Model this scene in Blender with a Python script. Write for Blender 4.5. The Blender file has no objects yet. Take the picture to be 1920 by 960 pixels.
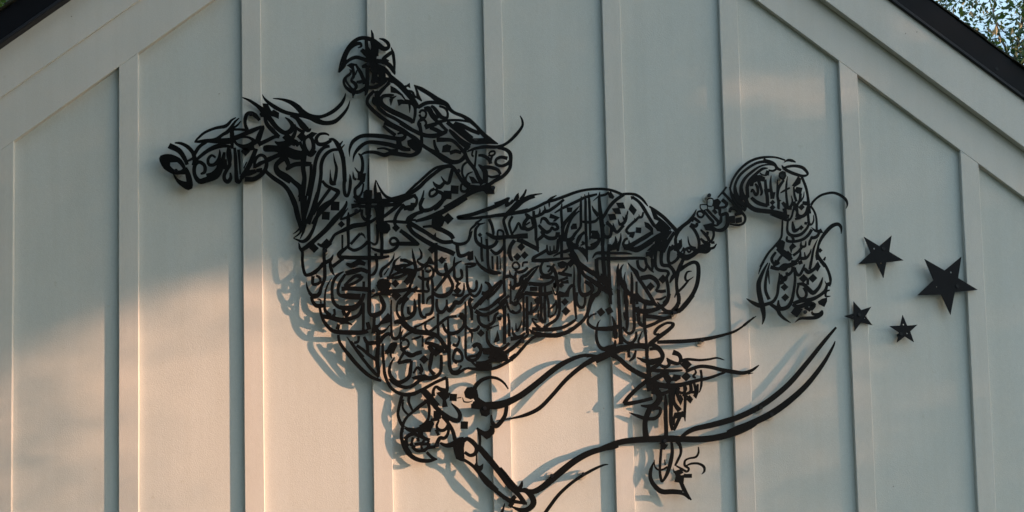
import bpy, bmesh, math, random
from mathutils import Matrix, Vector
R_ = math.radians
scene = bpy.context.scene
C = scene.collection

# ------------------------------------------------------------------ camera
GZ = 1.6                                   # eye height above the lawn
F_PX, CX, CY = 2800.0, 960.0, 900.0       # the picture is the upper crop of a tall photograph
CAM = Vector((1.23065, -4.8888, GZ))
YAW, PITCH, ROLL = 0.0914455, 0.0871014, -0.0228417
fw = Vector((math.sin(YAW)*math.cos(PITCH), math.cos(YAW)*math.cos(PITCH), math.sin(PITCH)))
r0 = Vector((math.cos(YAW), -math.sin(YAW), 0)); u0 = r0.cross(fw)
rt = r0*math.cos(ROLL) + u0*math.sin(ROLL); up = -r0*math.sin(ROLL) + u0*math.cos(ROLL)
cam = bpy.data.cameras.new('camera'); cam_o = bpy.data.objects.new('camera', cam); C.objects.link(cam_o)
cam.sensor_width = 36; cam.lens = F_PX/1920*36; cam.shift_y = (CY-480)/1920
cam.clip_start = 0.05; cam.clip_end = 2000
M = Matrix((rt, up, -fw)).transposed().to_4x4(); M.translation = CAM
cam_o.matrix_world = M
scene.camera = cam_o

# ------------------------------------------------------------------ light
SUN = Vector((55.4, -20.8, 9.9)).normalized()      # direction towards the low sun
SKY_STRENGTH, SUN_STRENGTH, EXPOSURE = 0.128, 3.0, 1.60
CLX = 3.0
CLOUD = (2.6, 3.55, 4.05, 1)
world = bpy.data.worlds.new('World'); scene.world = world; world.use_nodes = True
nt = world.node_tree
sky = nt.nodes.new('ShaderNodeTexSky'); sky.sky_type = 'NISHITA'; sky.sun_disc = False
sky.sun_elevation = math.asin(SUN.z); sky.sun_rotation = math.atan2(SUN.x, SUN.y)
sky.air_density = 1.0; sky.dust_density = 1.0; sky.ozone_density = 1.6
bg = nt.nodes['Background']; bg.inputs['Strength'].default_value = SKY_STRENGTH
# a thin, broken layer of high cloud over the whole sky
stc = nt.nodes.new('ShaderNodeTexCoord'); smp = nt.nodes.new('ShaderNodeMapping'); smp.inputs['Scale'].default_value = (1, 1, 2.2); smp.inputs['Location'].default_value = (CLX, .4, .2)
cn = nt.nodes.new('ShaderNodeTexNoise'); cn.inputs['Scale'].default_value = 3.4; cn.inputs['Detail'].default_value = 9; cn.inputs['Roughness'].default_value = .58
cr_ = nt.nodes.new('ShaderNodeValToRGB'); cr_.color_ramp.elements[0].position = .34; cr_.color_ramp.elements[1].position = .66
cr_.color_ramp.elements[0].color = (.12, .12, .12, 1); cr_.color_ramp.elements[1].color = (1, 1, 1, 1)
cm = nt.nodes.new('ShaderNodeMix'); cm.data_type = 'RGBA'; cm.inputs['B'].default_value = CLOUD
nt.links.new(stc.outputs['Generated'], smp.inputs['Vector']); nt.links.new(smp.outputs['Vector'], cn.inputs['Vector'])
nt.links.new(cn.outputs['Fac'], cr_.inputs['Fac']); nt.links.new(cr_.outputs['Color'], cm.inputs['Factor'])
nt.links.new(sky.outputs['Color'], cm.inputs['A']); nt.links.new(cm.outputs['Result'], bg.inputs['Color'])
sl = bpy.data.lights.new('sun', 'SUN'); sl.energy = SUN_STRENGTH; sl.angle = R_(0.53); sl.color = (1.0, 0.54, 0.31)
so = bpy.data.objects.new('sun', sl); C.objects.link(so); so.location = (8, -6, 6)
so.rotation_euler = SUN.to_track_quat('Z', 'Y').to_euler()
scene.view_settings.view_transform = 'Standard'; scene.view_settings.look = 'None'
scene.view_settings.gamma = 1.0; scene.view_settings.exposure = EXPOSURE
scene.cycles.max_bounces = 6

# ------------------------------------------------------------------ helpers
def unproj(px, py, plane):
    d = rt*((px-CX)/F_PX) + up*(-(py-CY)/F_PX) + fw
    return CAM + d*((plane-CAM.y)/d.y)
def link(o, parent=None):
    C.objects.link(o)
    if parent: o.parent = parent
    return o
def empty(name, label, cat, loc=(0, 0, 0), group=None):
    o = bpy.data.objects.new(name, None); o.location = loc; o.empty_display_size = .1
    o['label'] = label; o['category'] = cat
    if group: o['group'] = group
    return link(o)
def part(name, bm, m, parent=None, smooth=False, mesh=None):
    if mesh is None:
        mesh = bpy.data.meshes.new(name); bm.to_mesh(mesh); bm.free(); mesh.materials.append(m)
        if smooth:
            for p in mesh.polygons: p.use_smooth = True
    o = bpy.data.objects.new(name, mesh); link(o, parent)
    if parent and parent.type == 'EMPTY': o.location = -parent.location
    return o
def prism(bm, pts, y0, y1, bev=0.0):
    """polygon given as (x, z), extruded from y0 (front) to y1 (back); front edge chamfered by bev"""
    n = len(pts)
    area = sum(pts[i][0]*pts[(i+1) % n][1]-pts[(i+1) % n][0]*pts[i][1] for i in range(n))
    if area < 0: pts = pts[::-1]
    if bev > 0:
        ins = []
        for i in range(n):
            a, b, c = Vector(pts[i-1]), Vector(pts[i]), Vector(pts[(i+1) % n])
            d1 = (b-a).normalized(); d2 = (c-b).normalized()
            n1 = Vector((-d1.y, d1.x)); n2 = Vector((-d2.y, d2.x))
            k = (n1+n2)/max(1+n1.dot(n2), .2)
            ins.append(tuple(b+k*bev))
        rings = [[(x, y0, z) for x, z in ins], [(x, y0+bev, z) for x, z in pts], [(x, y1, z) for x, z in pts]]
    else:
        rings = [[(x, y0, z) for x, z in pts], [(x, y1, z) for x, z in pts]]
    vr = [[bm.verts.new(v) for v in r] for r in rings]
    bm.faces.new(vr[0]); bm.faces.new(vr[-1][::-1])
    for a, b in zip(vr[:-1], vr[1:]):
        for i in range(n):
            j = (i+1) % n
            bm.faces.new((a[i], b[i], b[j], a[j]))
def box(bm, x0, x1, y0, y1, z0, z1):
    prism(bm, [(x0, z0), (x1, z0), (x1, z1), (x0, z1)], y0, y1)
def cyl(bm, x, z, y0, y1, r, n=16, r1=None, hollow=0):
    r1 = r if r1 is None else r1
    a = [bm.verts.new((x+r*math.cos(2*math.pi*k/n), y0, z+r*math.sin(2*math.pi*k/n))) for k in range(n)]
    b = [bm.verts.new((x+r1*math.cos(2*math.pi*k/n), y1, z+r1*math.sin(2*math.pi*k/n))) for k in range(n)]
    bm.faces.new(a); bm.faces.new(b[::-1])
    for k in range(n):
        bm.faces.new((a[k], b[k], b[(k+1) % n], a[(k+1) % n]))

# ------------------------------------------------------------------ materials
def mat(name, col, rough=.6, var=.0, scale=8., bump=0., bscale=300., spec=.5, stretch=(1, 1, 1), col2=None, metal=0., coat=0.):
    m = bpy.data.materials.new(name); m.use_nodes = True
    t = m.node_tree; b = t.nodes['Principled BSDF']
    b.inputs['Roughness'].default_value = rough; b.inputs['Specular IOR Level'].default_value = spec
    b.inputs['Metallic'].default_value = metal
    tc = t.nodes.new('ShaderNodeTexCoord'); mp = t.nodes.new('ShaderNodeMapping')
    mp.inputs['Scale'].default_value = stretch
    t.links.new(tc.outputs['Object'], mp.inputs['Vector'])
    if var > 0 or col2:
        n1 = t.nodes.new('ShaderNodeTexNoise'); n1.inputs['Scale'].default_value = scale
        n1.inputs['Detail'].default_value = 8; n1.inputs['Roughness'].default_value = .6
        t.links.new(mp.outputs['Vector'], n1.inputs['Vector'])
        cr = t.nodes.new('ShaderNodeValToRGB')
        cr.color_ramp.elements[0].position = .3; cr.color_ramp.elements[1].position = .7
        c2 = col2 or tuple(min(1, c*(1+var)) for c in col)
        c1 = col if col2 else tuple(c*(1-var) for c in col)
        cr.color_ramp.elements[0].color = (*c1, 1); cr.color_ramp.elements[1].color = (*c2, 1)
        t.links.new(n1.outputs['Fac'], cr.inputs['Fac']); t.links.new(cr.outputs['Color'], b.inputs['Base Color'])
    else:
        b.inputs['Base Color'].default_value = (*col, 1)
    if bump > 0:
        n2 = t.nodes.new('ShaderNodeTexNoise'); n2.inputs['Scale'].default_value = bscale; n2.inputs['Detail'].default_value = 6
        t.links.new(mp.outputs['Vector'], n2.inputs['Vector'])
        bp = t.nodes.new('ShaderNodeBump'); bp.inputs['Strength'].default_value = bump; bp.inputs['Distance'].default_value = .002
        t.links.new(n2.outputs['Fac'], bp.inputs['Height']); t.links.new(bp.outputs['Normal'], b.inputs['Normal'])
    return m
PAINT = (.54, .562, .558)
def wall_mat(name, col, zs):
    m = mat(name, col, .55, .0, bump=.35, bscale=330., spec=.3)
    t = m.node_tree; b = t.nodes['Principled BSDF']; tc = t.nodes['Texture Coordinate']
    def noise(scale, st, det=6, ro=.6):
        mp = t.nodes.new('ShaderNodeMapping'); mp.inputs['Scale'].default_value = st
        n = t.nodes.new('ShaderNodeTexNoise'); n.inputs['Scale'].default_value = scale; n.inputs['Detail'].default_value = det; n.inputs['Roughness'].default_value = ro
        t.links.new(tc.outputs['Object'], mp.inputs['Vector']); t.links.new(mp.outputs['Vector'], n.inputs['Vector']); return n.outputs['Fac']
    def rampmul(fac, lo, hi, c_lo, prev):
        r = t.nodes.new('ShaderNodeValToRGB'); r.color_ramp.elements[0].position = lo; r.color_ramp.elements[1].position = hi
        r.color_ramp.elements[0].color = (*c_lo, 1); r.color_ramp.elements[1].color = (1, 1, 1, 1)
        t.links.new(fac, r.inputs['Fac'])
        x = t.nodes.new('ShaderNodeMix'); x.data_type = 'RGBA'; x.blend_type = 'MULTIPLY'; x.inputs['Factor'].default_value = 1
        if prev is None: x.inputs['A'].default_value = (*col, 1)
        else: t.links.new(prev, x.inputs['A'])
        t.links.new(r.outputs['Color'], x.inputs['B']); return x.outputs['Result']
    p = rampmul(noise(2.2, (1, 1, .5*zs+.3)), .3, .7, (.93, .935, .93), None)            # broad fading of the paint
    p = rampmul(noise(26, (1, 1, .06), 4), .32, .62, (.965, .96, .95), p)               # faint rain streaks
    p = rampmul(noise(190, (1, 1, zs), 3, .7), .36, .64, (.945, .945, .945), p)         # grain
    p = rampmul(noise(38, (1, 1, 1), 2), .22, .30, (.93, .92, .89), p)                  # small smudges
    t.links.new(p, b.inputs['Base Color'])
    return m
M_PANEL = wall_mat('panel paint', PAINT, .6)
M_BATTEN = wall_mat('batten paint', (.574, .57, .558), .25)
M_TRIM = wall_mat('trim paint', (.574, .568, .558), 1.0)
M_STEEL = mat('black steel', (.0025, .0026, .0027), .48, .3, 20., .06, 300., .10)
M_STAR = mat('star steel', (.004, .0044, .007), .5, .3, 14., .05, 400., .12)
M_BOLT = mat('bolt', (.004, .004, .006), .4, spec=.2)
M_SHINGLE = mat('shingle', (.02, .021, .016), .9, .6, 30., .6, 120., .2)
M_PIN = mat('screw', (.30, .29, .27), .35, metal=.8)
M_SPACER = mat('spacer', (.42, .41, .38), .5)
M_ROOF = mat('roof', (.02, .02, .022), .6, .3, 6.)
M_FASCIA = mat('fascia metal', (.0035, .004, .007), .55, .3, 9., .1, 80., spec=.14)
M_BEAD = mat('drip bead', (.016, .017, .023), .5, spec=.25)
M_GRASS = mat('grass', (.03, .05, .015), .9, .4, 3.)
M_BARK = mat('bark', (.045, .04, .033), .9, .4, 12., .6, 40.)
def leaf_mat(name, c, tr):
    m = bpy.data.materials.new(name); m.use_nodes = True
    t = m.node_tree; b = t.nodes['Principled BSDF']; b.inputs['Roughness'].default_value = .5
    oi = t.nodes.new('ShaderNodeNewGeometry'); cr = t.nodes.new('ShaderNodeValToRGB')
    cr.color_ramp.elements[0].color = (*[x*.6 for x in c], 1); cr.color_ramp.elements[1].color = (*[x*1.5 for x in c], 1)
    t.links.new(oi.outputs['Random Per Island'], cr.inputs['Fac']); t.links.new(cr.outputs['Color'], b.inputs['Base Color'])
    tl = t.nodes.new('ShaderNodeBsdfTranslucent'); tl.inputs['Color'].default_value = (*tr, 1)
    mx = t.nodes.new('ShaderNodeMixShader'); mx.inputs[0].default_value = .3
    t.links.new(b.outputs[0], mx.inputs[1]); t.links.new(tl.outputs[0], mx.inputs[2])
    t.links.new(mx.outputs[0], t.nodes['Material Output'].inputs['Surface'])
    return m
M_LEAF = leaf_mat('leaf', (.045, .075, .02), (.12, .2, .03))
M_LEAF_D = leaf_mat('dark leaf', (.014, .04, .012), (.04, .1, .02))

# ------------------------------------------------------------------ the gable house
APX, SL = 1.657642, 0.753984                # ridge line and rake slope of the gable
def rake(z0, x): return GZ + z0 - SL*abs(x-APX)
TB = 0.019                                 # board thickness
S, BW = 0.4064, 0.06257
DX = [.0066, 0, -.0052, .0053, -.008, -.0068, -.0058, .0016, .0122]
HALF = 3.1                                 # half width of the gable wall
XL, XR = APX-HALF, APX+HALF
house = empty('gable_house', 'pale grey board and batten house gable with black edged roof', 'house', (APX, 0, 0))
Z_IN, Z_OUT, Z_F0, Z_F1 = 2.7627, 2.929, 3.100, 3.2125
# sheets of siding, 4 ft wide, butted behind the battens
x = XL; k0 = int(math.floor((XL)/S)) ; edges = [XL]
for i in range(-6, 16, 3):
    e = i*S+BW/2+0.002
    if XL+.1 < e < XR-.1: edges.append(e)
edges.append(XR)
for a, b in zip(edges[:-1], edges[1:]):
    a2, b2 = a+.001, b-.001
    pts = [(a2, 0.15), (b2, 0.15), (b2, rake(Z_F0, b2))]
    if a2 < APX < b2: pts.append((APX, rake(Z_F0, APX)))
    pts.append((a2, rake(Z_F0, a2)))
    bm = bmesh.new(); prism(bm, pts, TB, TB+.03); part('siding_panel', bm, M_PANEL, house)
rnd = random.Random(4)
for i in range(-4, 13):
    x0 = i*S + (DX[i] if 0 <= i < 9 else 0); x1 = x0+BW
    if x0 < XL or x1 > XR: continue
    pts = [(x0, .16)]
    # very slightly wavy long edges, as planed and painted lumber has
    n = 14; zt0, zt1 = rake(Z_IN, x0)-.0006, rake(Z_IN, x1)-.0006
    left = [(x0+rnd.uniform(-.0006, .0006), .16+(zt0-.16)*k/n) for k in range(1, n)] + [(x0, zt0)]
    right = [(x1+rnd.uniform(-.0006, .0006), .16+(zt1-.16)*k/n) for k in range(1, n)] + [(x1, zt1)]
    top = [(APX, rake(Z_IN, APX)-.0006)] if x0 < APX < x1 else []
    pts = [(x0, .16), (x1, .16)] + right + top + left[::-1]
    bm = bmesh.new(); prism(bm, pts, 0.0, TB-.0002, .0012); part('batten', bm, M_BATTEN, house)
def rake_board(name, za, zb, y0, y1, m, side, bev=.0012, xe=HALF, gap=.0005):
    xa = APX+side*gap; xb = APX+side*xe
    pts = [(xa, rake(za, xa)), (xb, rake(za, xb)), (xb, rake(zb, xb)), (xa, rake(zb, xa))]
    bm = bmesh.new(); prism(bm, pts, y0, y1, bev); return part(name, bm, m, house)
for sd in (-1, 1):
    rake_board('frieze_board', Z_IN, Z_OUT+.02, 0.0003, TB-.0002, M_TRIM, sd)
    rake_board('rake_board', Z_OUT+(.008 if sd < 0 else 0), Z_F0+.03, -.006 if sd < 0 else -.028, -.0002, M_TRIM, sd)
    rake_board('fascia', Z_F0+.016, Z_F1, -.033, .02, M_FASCIA, sd, .002, HALF+.35)
    rake_board('drip_bead', Z_F0, Z_F0+.0155, -.039, -.0285 if sd > 0 else -.0065, M_BEAD, sd, .003, HALF+.35)
    rf = bmesh.new()
    xa, xb = APX+sd*.001, APX+sd*(HALF+.4)
    prism(rf, [(xa, rake(Z_F1-.03, xa)), (xb, rake(Z_F1-.03, xb)), (xb, rake(Z_F1+.004, xb)), (xa, rake(Z_F1+.004, xa))], .021, 6.2)
    part('roof', rf, M_ROOF, house)
    w = bmesh.new(); xs = XL if sd < 0 else XR
    box(w, min(xs, xs-sd*.12), max(xs, xs-sd*.12), TB+.031, 6.0, .15, rake(Z_F0, xs)-.05)
    part('side_wall', w, M_PANEL, house)
# shingle ends that show as a slightly ragged line along the top of the fascia, and one loose screw hole
rs = random.Random(9); pitch = .118; ux, uz = 1/math.hypot(1, SL), SL/math.hypot(1, SL)
for sd in (-1, 1):
    for k in range(int((HALF+.35)/(pitch*ux))):
        a, b_ = pitch*k+.004, pitch*(k+1)+.008+rs.uniform(-.003, .004)
        def q(d, h): return (APX+sd*(d*ux+h*uz), GZ+Z_F1-d*uz+h*ux)
        bm = bmesh.new(); h0 = rs.uniform(.001, .003)
        prism(bm, [q(a, h0), q(b_, h0+.001), q(b_, h0+.0085+rs.uniform(-.001, .002)), q(a, h0+.003)], -.040+rs.uniform(-.004, .004), .30)
        part('shingle', bm, M_SHINGLE, house)
p = unproj(1869, 129, -.033); bm = bmesh.new(); cyl(bm, p.x, p.z, -.0345, -.03, .006, 10); part('screw_head', bm, M_BOLT, house)
bm = bmesh.new(); prism(bm, [(XL, .15), (XR, .15), (XR, rake(Z_F0-.05, XR)), (APX, rake(Z_F0-.05, APX)), (XL, rake(Z_F0-.05, XL))], 5.95, 6.05); part('back_wall', bm, M_PANEL, house)
bm = bmesh.new(); box(bm, XL-.02, XR+.02, TB+.01, 6.0, -.05, .149); part('footing', bm, mat('concrete', (.3, .29, .27), .9, .1, 6.), house)
for px, py, pl in ((134, 31, -.006), (411, 176, TB), (1698, 63, -.028), (1719, 60, -.028), (1675, 912, TB), (1132, 766, 0.0)):
    p = unproj(px, py, pl); bm = bmesh.new(); cyl(bm, p.x, p.z, pl-.0012, pl+.002, .0022, 10)
    part('nail_head', bm, M_PIN, house)
WSCALE = 1.03
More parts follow.
